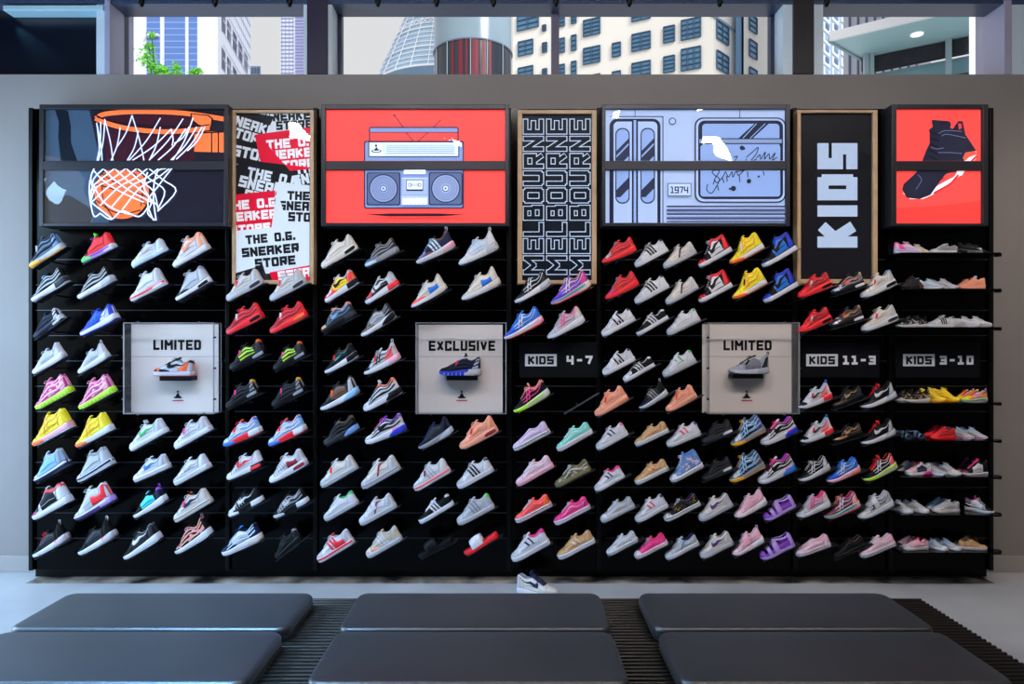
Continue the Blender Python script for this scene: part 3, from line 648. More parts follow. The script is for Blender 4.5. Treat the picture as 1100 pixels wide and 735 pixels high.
# ---- train
def tx(u): return 644 + u / 5.19
def ty(v): return 108 + v / 5.19
def draw_train(A, wv):
    K = '20283f'; B0 = 'b6c9ee'; B1 = '94afe2'
    A.rect(644, 108, 856, 250, B0)
    A.line([(tx(198), ty(40)), (tx(198), ty(90))], .8, K); A.line([(tx(782), ty(40)), (tx(782), ty(100))], .8, K)
    A.line([(tx(60), ty(90)), (tx(353), ty(90)), (tx(353), ty(700))], 1, K)
    A.rrect(tx(55), ty(102), tx(340), ty(760), 8, K); A.rrect(tx(78), ty(118), tx(322), ty(760), 5, B0)
    A.rect(tx(180), ty(110), tx(214), ty(700), K); A.rect(tx(190), ty(110), tx(204), ty(700), B1)
    for cx in (128, 268):
        A.rrect(tx(cx - 40), ty(154), tx(cx + 40), ty(576), 7, K); A.rrect(tx(cx - 34), ty(161), tx(cx + 34), ty(569), 6, B1)
        cl0 = A.cl; box = [(tx(cx - 34), ty(190)), (tx(cx + 34), ty(190)), (tx(cx + 34), ty(540)), (tx(cx - 34), ty(540))]
        for y_, wd in ((262, 5), (300, 9), (345, 3), (480, 12), (520, 3)):
            p = clip([(tx(cx - 34), ty(y_ + 20)), (tx(cx + 34), ty(y_ - 50)), (tx(cx + 34), ty(y_ - 50) + wd), (tx(cx - 34), ty(y_ + 20) + wd)], box)
            if p: A.up(); A.poly(p, '30364e')
    A.disc(tx(405), ty(118), 3.9, K); A.disc(tx(405), ty(118), 2.9, B0)
    A.rrect(tx(528), ty(97), tx(1036), ty(572), 9, K); A.rrect(tx(536), ty(104), tx(1029), ty(565), 8, B0); A.rrect(tx(548), ty(114), tx(1020), ty(552), 7, K); A.rrect(tx(570), ty(132), tx(1000), ty(534), 4, B1)
    A.up(); A.poly([(tx(860), ty(132)), (tx(940), ty(132)), (tx(850), ty(215)), (tx(770), ty(215))], K); A.line([(tx(872), ty(132)), (tx(795), ty(215))], .9, B1); A.line([(tx(920), ty(132)), (tx(835), ty(215))], .9, B1)
    A.rect(tx(555), ty(213), tx(1012), ty(246), K); A.rect(tx(555), ty(219), tx(1012), ty(240), '8ea2cc')
    A.rrect(tx(560), ty(250), tx(1004), ty(538), 3, B1)
    # loose scribble on the window
    sc = [[(600, 470), (595, 500), (620, 520), (650, 480), (665, 440), (640, 420), (625, 400), (650, 390), (665, 400), (640, 440), (655, 460), (690, 420)],
          [(690, 420), (700, 400), (715, 430), (735, 400), (740, 430), (760, 395), (770, 420), (800, 395)], [(745, 320), (765, 315), (750, 350), (790, 380), (815, 330)],
          [(815, 320), (850, 290), (880, 265), (870, 300), (840, 340), (870, 330)], [(870, 325), (890, 305), (895, 330), (920, 290), (915, 330), (940, 300), (945, 330), (975, 295), (960, 335), (985, 320)],
          [(640, 440), (630, 470)], [(680, 430), (690, 462)], [(705, 425), (708, 455)], [(775, 420), (778, 458)], [(820, 398), (823, 430)], [(908, 398), (912, 420)], [(655, 480), (660, 505)], [(765, 400), (860, 385), (985, 392)]]
    for s_ in sc: A.curve([(tx(a), ty(b)) for a, b in s_], 1.0, K, 4)
    for u, v, r in ((790, 268, 2.4), (742, 494, 2.8), (828, 453, 2.4), (882, 428, 1.2), (722, 496, 1.2), (800, 272, 1.4)): A.disc(tx(u), ty(v), r, K)
    A.rect(tx(377), ty(464), tx(508), ty(537), K); A.rect(tx(381), ty(468), tx(504), ty(533), B0); A.text('1974', tx(392), ty(521), 7.2, 4.4, 1.2, K, fit=19)
    for v, wd, c in ((594, 1.6, K), (616, 2.6, '46507a'), (637, 1.6, K), (660, 2.6, '46507a'), (680, 1.2, K)): A.line([(tx(372), ty(v)), (tx(1060), ty(v))], wd, c)
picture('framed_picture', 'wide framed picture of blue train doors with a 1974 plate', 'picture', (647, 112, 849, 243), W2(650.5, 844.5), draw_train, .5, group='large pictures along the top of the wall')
# ---- high top
def sx_(u): return 950 + u / 5.07
def sy_(v): return 105 + v / 5.07
def ps(*a): return [(sx_(a[i]), sy_(a[i + 1])) for i in range(0, len(a), 2)]
def draw_high(A, wv):
    K = '242536'; K2 = '383a52'
    A.rect(950, 100, 1070, 250, 'fb4e48')
    A.up(); A.poly(ps(60, 600, 300, 590, 540, 560, 540, 690, 60, 690), 'f2413b')
    # sole
    A.up(); A.poly(ps(100, 520, 140, 552, 210, 552, 260, 530, 420, 420, 500, 330, 500, 290, 440, 330, 380, 430, 250, 500), 'f4f4f8'); A.line(ps(270, 520, 360, 470, 420, 400, 500, 320), 2.2, 'e8202c')
    for q in (ps(95, 500, 110, 460, 180, 400, 210, 340, 245, 260), ):
        A.up(); A.poly(ps(95, 505, 105, 470, 170, 410, 330, 440), K); 
    A.up(); A.poly(ps(96, 500, 104, 470, 165, 420, 235, 300, 310, 300, 420, 320, 400, 380, 330, 420, 300, 460, 250, 530, 190, 553, 120, 545), K)
    A.up(); A.poly(ps(205, 345, 225, 290, 245, 250, 245, 190, 240, 175, 262, 160, 255, 122, 275, 122, 350, 128, 362, 140, 358, 165, 372, 170, 400, 128, 425, 128, 432, 160, 440, 200, 500, 290, 440, 330, 410, 400, 300, 420, 210, 400), K)
    A.up(); A.poly(ps(400, 140, 418, 142, 420, 165, 405, 175), 'e8404a')
    A.up(); A.poly(ps(425, 330, 440, 300, 495, 290, 500, 310, 460, 325, 440, 345), 'ff5a48'); A.up(); A.poly(ps(395, 400, 410, 385, 440, 392, 420, 425, 400, 420), 'f4f4f8')
    for c_ in ((290, 200, 330, 180, 420, 185), (310, 210, 340, 200, 440, 220), (290, 300, 350, 300, 420, 305), (180, 420, 200, 450, 170, 500), (250, 270, 280, 280, 320, 275)): A.curve(ps(*c_), .8, '6a6f90', 4)
    for k in range(5): A.line(ps(240 + (k < 3) * 8, 190 + k * 32, 300 - k * 4, 205 + k * 34), 1.6, '14141f')
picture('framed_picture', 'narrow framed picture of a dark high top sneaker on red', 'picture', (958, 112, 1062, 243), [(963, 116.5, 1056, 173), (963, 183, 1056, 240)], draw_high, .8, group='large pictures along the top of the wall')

# ---- tall posters
PO = [(252.5, 121, 333, 301)]
def draw_collage(A, wv):
    K = '1c1c20'; Wt = 'dfe6ea'; R_ = 'e81838'
    base = A.cl
    def card(poly, c, tc, lines):
        A.cl = base; A.up(); A.poly(poly, c); q = clip(poly, base)
        if q:
            A.cl = q
            for (tt, x, y, h, wd, th, ang) in lines: A.text(tt, x, y, h, wd, th, tc, ang, .9)
        A.cl = base
    A.rect(246, 110, 346, 310, K)
    card([(246, 112), (298, 112), (286, 150), (246, 162)], K, Wt, [('THE O.G.', 247, 117, 10, 7.4, 2.5, -10), ('SNEAKER', 243, 132, 11, 8, 2.7, -17), ('STORE', 243, 145, 11, 8, 2.7, -17)])
    card([(300, 112), (340, 112), (340, 137), (286, 145)], Wt, K, [('SNEAKER', 285, 131, 10, 7.4, 2.6, 3), ('STORE', 297, 140, 9.4, 7, 2.5, 3)])
    card([(246, 158), (284, 150), (300, 185), (246, 200)], K, Wt, [('STORE', 249, 167, 12, 9, 3, -12), ('OG', 247, 187, 12, 9, 3, -12)])
    card([(246, 178), (340, 168), (340, 215), (246, 214)], K, Wt, [('THE O.G.', 265, 190, 11, 8.2, 2.8, -12), ('SNEAKER', 256, 200, 12, 8.6, 2.9, -14), ('STORE', 262, 214, 11, 8.6, 2.9, -12), ('THE', 318, 188, 11, 8.2, 2.8, 10), ('SNE', 316, 200, 11, 8.2, 2.8, 10)])
    card([(274, 145), (340, 136), (340, 181), (312, 184), (306, 177), (280, 174)], R_, 'f6f2f2', [('THE O.G.', 287, 161, 10, 8, 2.7, 5), ('SNEAKER', 283, 173, 10, 8, 2.7, 5), ('STORE', 295, 183, 9, 8, 2.6, 5)])
    card([(246, 210), (296, 205), (294, 247), (246, 248)], R_, 'f6f2f2', [('THE O.G.', 243, 227, 10, 8, 2.7, 5), ('SNEAKER', 237, 240, 10, 8, 2.7, 5), ('STORE', 248, 252, 9, 8, 2.7, 5)])
    card([(298, 203), (296, 196), (340, 200), (340, 250), (292, 245)], Wt, K, [('THE O.G.', 309, 215, 9.6, 7.4, 2.6, -2), ('SNEAKER', 300, 226, 10, 7.4, 2.6, -2), ('STORE', 310, 238, 10, 7.4, 2.6, -2)])
    card([(246, 249), (340, 240), (340, 292), (246, 296)], Wt, K, [('THE O.G.', 265, 263, 9.6, 7.2, 2.6, 5.5), ('SNEAKER', 261, 277, 10, 8, 2.8, 5.5), ('STORE', 275, 288.5, 10, 8, 2.8, 5.5)])
    card([(246, 296), (283, 285), (291, 310), (246, 310)], K, Wt, [])
    card([(290, 293), (340, 284), (340, 310), (296, 310)], R_, 'f6f2f2', [('SSSANS', 300, 302, 10, 8, 2.7, 8)])
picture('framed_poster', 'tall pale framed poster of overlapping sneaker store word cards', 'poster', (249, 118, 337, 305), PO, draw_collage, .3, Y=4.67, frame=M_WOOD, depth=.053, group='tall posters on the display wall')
def draw_melb(A, wv):
    A.rect(550, 110, 650, 310, '141a24')
    for bxx in (584, 609, 634):
        for st, c in ((5.9, 'cfe0f4'), (4.0, '141a24')):
            A.up(); outline(A, 'MELBOURNE', bxx, 295, 22, st, c, 167)
def outline(A, txt, x, y, h, stroke, c, run):
    th = 5.0; tot = sum(GW.get(ch, 1) for ch in txt); gap = 2.3
    wd = (run - gap * (len(txt) - 1) - th * len(txt)) / tot; X = th / 2
    for ch in txt:
        w_ = GW.get(ch, 1) * wd
        for pl_ in G[ch]:
            q = [(X + p[0] * w_, th / 2 + p[1] * (h - th)) for p in pl_]
            for a, b in zip(q, q[1:]):
                dx, dy = b[0] - a[0], b[1] - a[1]; L = math.hypot(dx, dy) or 1; ux, uy = dx / L, dy / L; hh = stroke / 2
                e = hh if abs(dx) < 1e-6 or abs(dy) < 1e-6 else hh * .5
                qd = [(a[0] - ux * e - uy * hh, a[1] - uy * e + ux * hh), (b[0] + ux * e - uy * hh, b[1] + uy * e + ux * hh), (b[0] + ux * e + uy * hh, b[1] + uy * e - ux * hh), (a[0] - ux * e + uy * hh, a[1] - uy * e - ux * hh)]
                lo, hi = (th - stroke) / 2, h - (th - stroke) / 2
                A.poly([(x - min(max(py, lo), hi), y - px) for px, py in qd], c)
        X += w_ + th + gap
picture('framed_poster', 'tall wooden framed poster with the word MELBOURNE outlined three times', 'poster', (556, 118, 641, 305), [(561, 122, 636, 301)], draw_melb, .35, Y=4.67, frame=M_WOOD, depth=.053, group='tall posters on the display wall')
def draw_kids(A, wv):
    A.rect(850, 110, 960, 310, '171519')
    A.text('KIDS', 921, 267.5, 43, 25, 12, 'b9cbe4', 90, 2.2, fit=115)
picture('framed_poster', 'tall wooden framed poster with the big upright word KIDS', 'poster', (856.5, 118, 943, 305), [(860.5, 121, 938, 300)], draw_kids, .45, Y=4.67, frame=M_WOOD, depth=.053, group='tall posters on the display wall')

# ---- age size signs
def size_sign(x0, x1, kx, tx0, txt, fit, label):
    def draw(A, wv):
        A.rect(*wv, '07090f'); A.rect(kx, 380.5, kx + 34, 393.5, 'd6d8e0'); A.text('KIDS', kx + 3, 391.6, 9, 6.6, 2.3, '0a0a10', 0, .8, fit=28)
        A.text(txt, tx0, 391.8, 9.6, 6.2, 2.5, 'e4e4ea', 0, 1.6, fit=fit)
    c = P((x0 + x1) / 2, 404, 4.7)
    t = empty('size_sign', (c.x, 4.7, c.z), label, 'sign', 'size signs on the display wall')
    a, b = P(x0, 368, 4.7), P(x1, 406, 4.7)
    o = MB().box(a.x, b.x, 4.7, 4.743, b.z, a.z, .003).build('board', mat('05060a', .45, spec=.15), t); o.location = -Vector(t.location)
    A = Art(4.699); A.layer = 0; draw(A, (x0 + 1, 369, x1 - 1, 405)); o = A.build('print', t, 0, .6); o.location = -Vector(t.location)
size_sign(558, 643, 564, 608, '4-7', 29, 'dark sign reading KIDS 4 - 7 between shoes')
size_sign(860, 945, 866, 905, '11-3', 36, 'dark sign reading KIDS 11 - 3 between shoes')
size_sign(962, 1053, 970, 1009, '3-10', 37, 'dark sign reading KIDS 3 - 10 between flat shelves')

# ---- clear display cases with one shoe each
def case(word, wx0, wx1, wy, back, front, label, shelf, logo):
    c = P((back[0] + back[2]) / 2, back[3], YB)
    t = empty('display_case', (c.x, YB, c.z), label, 'display case', 'clear cases each showing one sneaker')
    off = -Vector(t.location)
    a, b = P(back[0], back[1], YB), P(back[2], back[3], YB)
    YP = YB - .035
    o = MB().box(a.x, b.x, YP, YB - .027, b.z, a.z).build('back_card', mat('efdfd2', .6, bump=.15, scale=3), t); o.location = off
    o = MB().box(a.x, b.x, YP - .0012, YP - .0002, P(0, 383.4, YP).z, P(0, 382.9, YP).z).build('card_fold', mat('a8a0a2', .7), t); o.location = off
    A = Art(YP - .002); A.text(word, wx0, wy, 10.8, 7, 2.5, '0d0b0d', 0, 1.1, fit=wx1 - wx0)
    lx, ly = logo
    A.up(); A.poly([(lx - 5, ly + 1), (lx, ly - 1), (lx + 5, ly + 1), (lx + 3, ly + 2), (lx - 3, ly + 2)], '14121c'); A.poly([(lx - 2.6, ly), (lx, ly - 4.2), (lx + 2.6, ly)], '14121c'); A.disc(lx, ly - 5.2, 1.1, '14121c')
    A.line([(lx - 5.5, ly + 4.4), (lx + 6, ly + 4.4)], 1.1, 'c0303c'); o = A.build('print', t, 0, .7); o.location = off
    # clear box
    YF = 4.6
    fa, fb = P(front[0], front[1], YF), P(front[2], front[3], YF)
    m = MB(); th = .003
    m.box(fa.x, fb.x, YF, YF + th, fb.z, fa.z)
    o = m.build('clear_front', M_CLEAR, t); o.location = off
    for x in (fa.x, fb.x - th):
        o = MB().box(x, x + th, YF + th, YB - .027, fb.z, fa.z).build('clear_side', M_CLEAR, t); o.location = off
    for z in (fb.z, fa.z - th):
        o = MB().box(fa.x, fb.x, YF + th, YB - .027, z, z + th).build('clear_side', M_CLEAR, t); o.location = off
    m = MB(); e = .0035
    for x in (fa.x, fb.x): m.box(x - e, x + e, YF - e, YF + e, fb.z, fa.z).box(x - e * .6, x + e * .6, YB - .034, YB - .027, fb.z, fa.z)
    for z in (fa.z, fb.z): m.box(fa.x, fb.x, YF - e, YF + e, z - e * .7, z + e * .7)
    for x in (fa.x, fb.x):
        for z in (fa.z, fb.z): m.box(x - e, x + e, YF, YB - .027, z - e, z + e)
    o = m.build('edge_strip', mat('b4b2b8', .25, .4), t); o.location = off
    for fx in (.16, .84):
        for z in (fa.z + .006, fb.z - .006): 
            x = fa.x + (fb.x - fa.x) * fx; o = MB().tube([(x, YF - .006, z), (x, YF + .012, z)], .007, 10).build('chrome_pin', M_CHROME, t); o.location = off
    for fz in (.16, .5, .84):
        for x in (fa.x - .006, fb.x + .006):
            z = fa.z + (fb.z - fa.z) * fz; o = MB().tube([(x, YF - .006, z), (x, YF + .012, z)], .007, 10).build('chrome_pin', M_CHROME, t); o.location = off
    a, b = P(shelf[0], shelf[1], 4.66), P(shelf[2], shelf[3], 4.66)
    o = MB().box(a.x, b.x, 4.625, YP - .001, b.z, a.z, .002).build('small_shelf', M_BLACK, t); o.location = off
    return a.z
ZS1 = case('LIMITED', 164.5, 216, 376, (144, 348.5, 237, 443), (133, 347, 229.5, 444.5), 'clear case reading LIMITED holding the orange and black sneaker', (174, 404, 208, 409), (191, 426))
ZS2 = case('EXCLUSIVE', 460.5, 532, 377, (450.5, 349, 540, 443), (447, 347, 543.5, 444.5), 'clear case reading EXCLUSIVE holding the black and blue sneaker', (480, 403.5, 513, 408.5), (496, 426))
ZS3 = case('LIMITED', 777, 829, 376.5, (753, 348.5, 848, 443), (761.5, 347, 858.5, 444.5), 'clear case reading LIMITED holding the grey patterned sneaker', (785, 402, 818, 406.5), (802, 426))
# ============================================================ SHOES
LEN = .285
def ev(c, s):
    if s <= c[0][0]: return c[0][1]
    for i in range(len(c) - 1):
        if s <= c[i + 1][0]:
            a, b = c[i], c[i + 1]; p, q = c[max(i - 1, 0)], c[min(i + 2, len(c) - 1)]
            h = b[0] - a[0]; t = (s - a[0]) / h
            m0 = (b[1] - p[1]) / (b[0] - p[0]) if p is not a else (b[1] - a[1]) / h
            m1 = (q[1] - a[1]) / (q[0] - a[0]) if q is not b else (b[1] - a[1]) / h
            return (2 * t**3 - 3 * t * t + 1) * a[1] + (t**3 - 2 * t * t + t) * h * m0 + (-2 * t**3 + 3 * t * t) * b[1] + (t**3 - t * t) * h * m1
    return c[-1][1]
WID = [(0, .034), (.12, .043), (.28, .049), (.5, .041), (.7, .037), (.9, .038), (1, .034)]
LOWC = [(0, 0), (.26, 0), (.31, .2), (.57, .24), (.63, .5), (.92, .55), (1, .5)]
TYPES = {
 # zb sole bottom, z0 top of sole, zt top line of the upper, wc how wide the top is open
 'court': dict(zb=[(0, .008), (.15, 0), (1, 0)], z0=[(0, .03), (.3, .026), (1, .031)], zt=[(0, .042), (.05, .052), (.15, .061), (.28, .076), (.45, .1), (.57, .118), (.62, .118), (.7, .098), (.8, .095), (.9, .108), (.96, .112), (1, .1)], wc=LOWC),
 'skate': dict(zb=[(0, .004), (.1, 0), (1, 0)], z0=[(0, .028), (.3, .025), (1, .027)], zt=[(0, .034), (.05, .044), (.18, .052), (.32, .066), (.48, .086), (.58, .096), (.63, .094), (.7, .076), (.8, .076), (.93, .092), (1, .084)], wc=LOWC),
 'slipon': dict(zb=[(0, .004), (.1, 0), (1, 0)], z0=[(0, .028), (.3, .025), (1, .027)], zt=[(0, .034), (.05, .044), (.2, .054), (.36, .068), (.5, .086), (.57, .092), (.63, .082), (.7, .074), (.8, .076), (.93, .092), (1, .084)], wc=[(0, 0), (.5, 0), (.56, .3), (.64, .5), (.9, .55), (1, .5)]),
 'runner': dict(zb=[(0, .016), (.12, .004), (.28, 0), (.85, 0), (1, .01)], z0=[(0, .028), (.25, .024), (.6, .034), (1, .05)], zt=[(0, .034), (.05, .044), (.18, .056), (.32, .078), (.48, .106), (.58, .122), (.63, .12), (.71, .102), (.8, .102), (.91, .122), (.96, .128), (1, .112)], wc=LOWC),
 'max': dict(zb=[(0, .014), (.12, .003), (.28, 0), (.85, 0), (1, .006)], z0=[(0, .03), (.25, .026), (.6, .038), (1, .046)], zt=[(0, .038), (.05, .05), (.18, .06), (.32, .084), (.48, .11), (.58, .126), (.63, .124), (.71, .104), (.8, .103), (.91, .122), (.96, .128), (1, .112)], wc=LOWC),
 'mid': dict(zb=[(0, .016), (.14, .003), (.3, 0), (1, 0)], z0=[(0, .032), (.3, .026), (.7, .034), (1, .042)], zt=[(0, .038), (.05, .048), (.18, .06), (.32, .086), (.46, .12), (.56, .146), (.62, .15), (.7, .134), (.8, .13), (.9, .142), (.96, .146), (1, .128)], wc=LOWC),
 'high': dict(zb=[(0, .008), (.14, 0), (1, 0)], z0=[(0, .03), (.3, .026), (1, .032)], zt=[(0, .038), (.05, .048), (.18, .06), (.32, .082), (.46, .112), (.54, .142), (.62, .162), (.7, .154), (.8, .15), (.9, .154), (.96, .156), (1, .14)], wc=[(0, 0), (.26, 0), (.31, .2), (.58, .24), (.64, .5), (1, .55)]),
 'sock': dict(zb=[(0, .018), (.12, .006), (.3, 0), (.85, 0), (1, .012)], z0=[(0, .028), (.3, .026), (.7, .036), (1, .05)], zt=[(0, .034), (.05, .044), (.18, .056), (.32, .08), (.48, .108), (.58, .122), (.63, .12), (.72, .104), (.8, .104), (.91, .128), (.97, .14), (1, .122)], wc=LOWC),
 'sandal': dict(zb=[(0, .01), (.14, 0), (1, .002)], z0=[(0, .026), (.3, .022), (1, .026)], zt=[(0, .042), (.06, .054), (.18, .062), (.3, .078), (.42, .104), (.55, .112), (.7, .1), (.85, .1), (.97, .112), (1, .1)], wc=[(0, 0), (.5, 0), (.6, .4), (1, .5)]),
 'slide': dict(zb=[(0, .01), (.14, 0), (1, .004)], z0=[(0, .028), (.3, .022), (.6, .026), (1, .034)], zt=[(0, .04), (.1, .05), (.25, .075), (.45, .09), (.7, .08), (1, .06)], wc=[(0, 0), (1, 0)]),
}
def halfw(s):
    w_ = ev(WID, s)
    if s < .11: w_ *= sqrt(max(0, 1 - (1 - s / .11) ** 2))
    if s > .93: w_ *= sqrt(max(0, 1 - (1 - (1 - s) / .07) ** 2))
    return w_
def S0(T, s, t, sd):
    s = min(max(s, 0), 1); t = min(max(t, 0), 1); W_ = halfw(s) * .95; z0 = ev(T['z0'], s); zt = max(ev(T['zt'], s), z0 + .004); wc = max(0, ev(T['wc'], s)); a = t * pi / 2
    y = W_ * (wc + (1 - wc) * cos(a) ** .8) if t < 1 else W_ * wc
    y *= 1 + .06 * sin(pi * t)
    return Vector(((s - .5) * LEN, sd * y, z0 + (zt - z0) * sin(a) ** .92))
def S(T, s, t, sd, off=0):
    p = S0(T, s, t, sd)
    if off:
        s_ = min(max(s, .012), .988); t_ = min(max(t, .02), .97)
        du = S0(T, s_ + .008, t_, sd) - S0(T, s_ - .008, t_, sd); dv = S0(T, s_, t_ + .02, sd) - S0(T, s_, t_ - .02, sd)
        n = du.cross(dv); n = n.normalized() if n.length > 1e-12 else Vector((0, sd, 0))
        c = Vector(((s_ - .5) * LEN * .8, 0, ev(T['z0'], s_)))
        if n.dot(p - c) < 0: n = -n
        p = p + n * off
    return p
def Sole(T, s, v, sd, off=0):                    # v 0 bottom .. 1 top edge
    s = min(max(s, 0), 1); zb = ev(T['zb'], s); zt = ev(T['z0'], s) + .004
    k = .97 + .07 * sin(pi * (.15 + .7 * v)); e = .004 + off
    return Vector(((s - .5) * (LEN + 2 * e), sd * (halfw(s) * k + (off if halfw(s) > .01 else 0) + .001), zb + (zt - zb) * v))
SS = [0, .004, .012, .025, .045, .07, .1, .14, .18, .23, .28, .33, .38, .43, .48, .53, .57, .6, .635, .66, .68, .74, .8, .85, .89, .925, .95, .97, .985, .995, 1]
TT = [0, .12, .25, .4, .55, .7, .82, .92, 1]
MC = {}
def cached(ty, part, fn):
    if (ty, part) not in MC: MC[(ty, part)] = fn()
    return MC[(ty, part)]
def slabm(T, v0, v1, smo=True):
    m = MB(); V = [v0 + (v1 - v0) * k / 4 for k in range(5)]
    for sd in (-1, 1): m.grid([[Sole(T, s, v, sd) for s in SS] for v in V])
    m.grid([[Sole(T, s, v0, -1 + 2 * k / 2) for s in SS] for k in (0, 1, 2)]); m.grid([[Sole(T, s, v1, -1 + 2 * k / 2) for s in SS] for k in (0, 1, 2)])
    return m.mesh('sole', smo, 1e-5)
def upperm(T):
    m = MB()
    for sd in (-1, 1): m.grid([[S(T, s, t, sd) for s in SS] for t in TT])
    return m.mesh('upper', True, 1e-5)
def liningm(T):
    m = MB(); s0 = next(s for s in SS if ev(T['wc'], s) > .2); rng = [s for s in SS if s >= s0 and s < .996]
    rows = []
    for s in rng:
        L = S(T, s, 1, -1); R_ = S(T, s, 1, 1); zz = ev(T['z0'], s) + .008; a = min(abs(L.y), .03)
        k = .84; xx = L.x - (.006 if s > .93 else 0)
        rows.append([L, Vector((xx, L.y * .94, L.z + .002)), Vector((xx, L.y * k, L.z - .002)), Vector((xx, L.y * k, max(zz, L.z * .5))), Vector((xx, L.y * .7, zz)), Vector((xx, R_.y * .7, zz)),
                     Vector((xx, R_.y * k, max(zz, R_.z * .5))), Vector((xx, R_.y * k, R_.z - .002)), Vector((xx, R_.y * .94, R_.z + .002)), R_])
    m.grid(rows); return m.mesh('lining', True)
def tonguem(T):
    m = MB(); hi = T is TYPES['high'] or T is TYPES['mid']; e = .65
    rows, lo = [], []
    for k in range(11):
        s = .26 + (e - .26) * k / 10; z = ev(T['zt'], s); w_ = max(halfw(s) * .95 * max(ev(T['wc'], min(s, .57)), .12), .006) + .004
        up_ = -.001 + (.02 * max(0, (k - 7) / 3) ** 1.3); xo = .006 * max(0, (k - 7) / 3)
        rows.append([Vector(((s - .5) * LEN + xo, w_ * y, z + up_ + .004 * (1 - y * y))) for y in (-1, -.6, 0, .6, 1)])
        lo.append([Vector(((s - .5) * LEN + xo + .003, w_ * y * .95, z + up_ - .006)) for y in (-1, -.6, 0, .6, 1)])
    A_ = m.grid(rows); B_ = m.grid(lo); n = len(A_)
    for k in range(n - 1):
        m.bm.faces.new((A_[k][0], A_[k + 1][0], B_[k + 1][0], B_[k][0])); m.bm.faces.new((A_[k][-1], A_[k + 1][-1], B_[k + 1][-1], B_[k][-1]))
    for q in range(4): m.bm.faces.new((A_[-1][q], A_[-1][q + 1], B_[-1][q + 1], B_[-1][q]))
    return m.mesh('tongue', True)
def lacesm(T):
    m = MB(); 
    for k in range(6):
        s = .3 + .054 * k; z = ev(T['zt'], s) + .0045; w_ = halfw(s) * .95 * max(ev(T['wc'], s), .16) + .007; x = (s - .5) * LEN
        m.tube([(x, -w_, z - .006), (x, -w_ * .6, z + .001), (x, 0, z + .003), (x, w_ * .6, z + .001), (x, w_, z - .006)], .0026, 5)
        if k < 5: x2 = x + .054 * LEN; m.tube([(x, -w_ * .8, z), (x2, w_ * .8, z + .005)], .0022, 5)
    s = .575; z = ev(T['zt'], s); x = (s - .5) * LEN
    for sd in (-1, 1):
        m.tube([(x, 0, z + .006), (x - .014, sd * .014, z + .01), (x - .026, sd * .022, z - .002), (x - .018, sd * .02, z - .008), (x, sd * .004, z + .003)], .0022, 5)
    return m.mesh('laces', True)
def ribbon(fn, A_, B_, off, n=4, sides=(-1, 1), m=None):
    # fn(s,t,side,off); A_,B_: matching borders of the shape
    own = m is None; m = m or MB()
    A2, B2 = [p[:2] for p in smooth(A_, n)], [p[:2] for p in smooth(B_, n)]
    for sd in sides:
        rows = []
        for a, b in zip(A2, B2):
            r = []
            for q, o in ((0, -.0006), (.03, off), (.35, off), (.65, off), (.97, off), (1, -.0006)): r.append(fn(a[0] + (b[0] - a[0]) * q, a[1] + (b[1] - a[1]) * q, sd, o))
            rows.append(r)
        f = lambda r: [fn(*x) for x in r]
        m.grid(rows)
        for e in (rows[0], rows[-1]): pass
    return m.mesh('overlay', True) if own else m
def straight(s0, t0, s1, t1, wd): # slanted bar between two side points; wd along s
    return [(s0 - wd / 2, t0), (s1 - wd / 2, t1)], [(s0 + wd / 2, t0), (s1 + wd / 2, t1)]
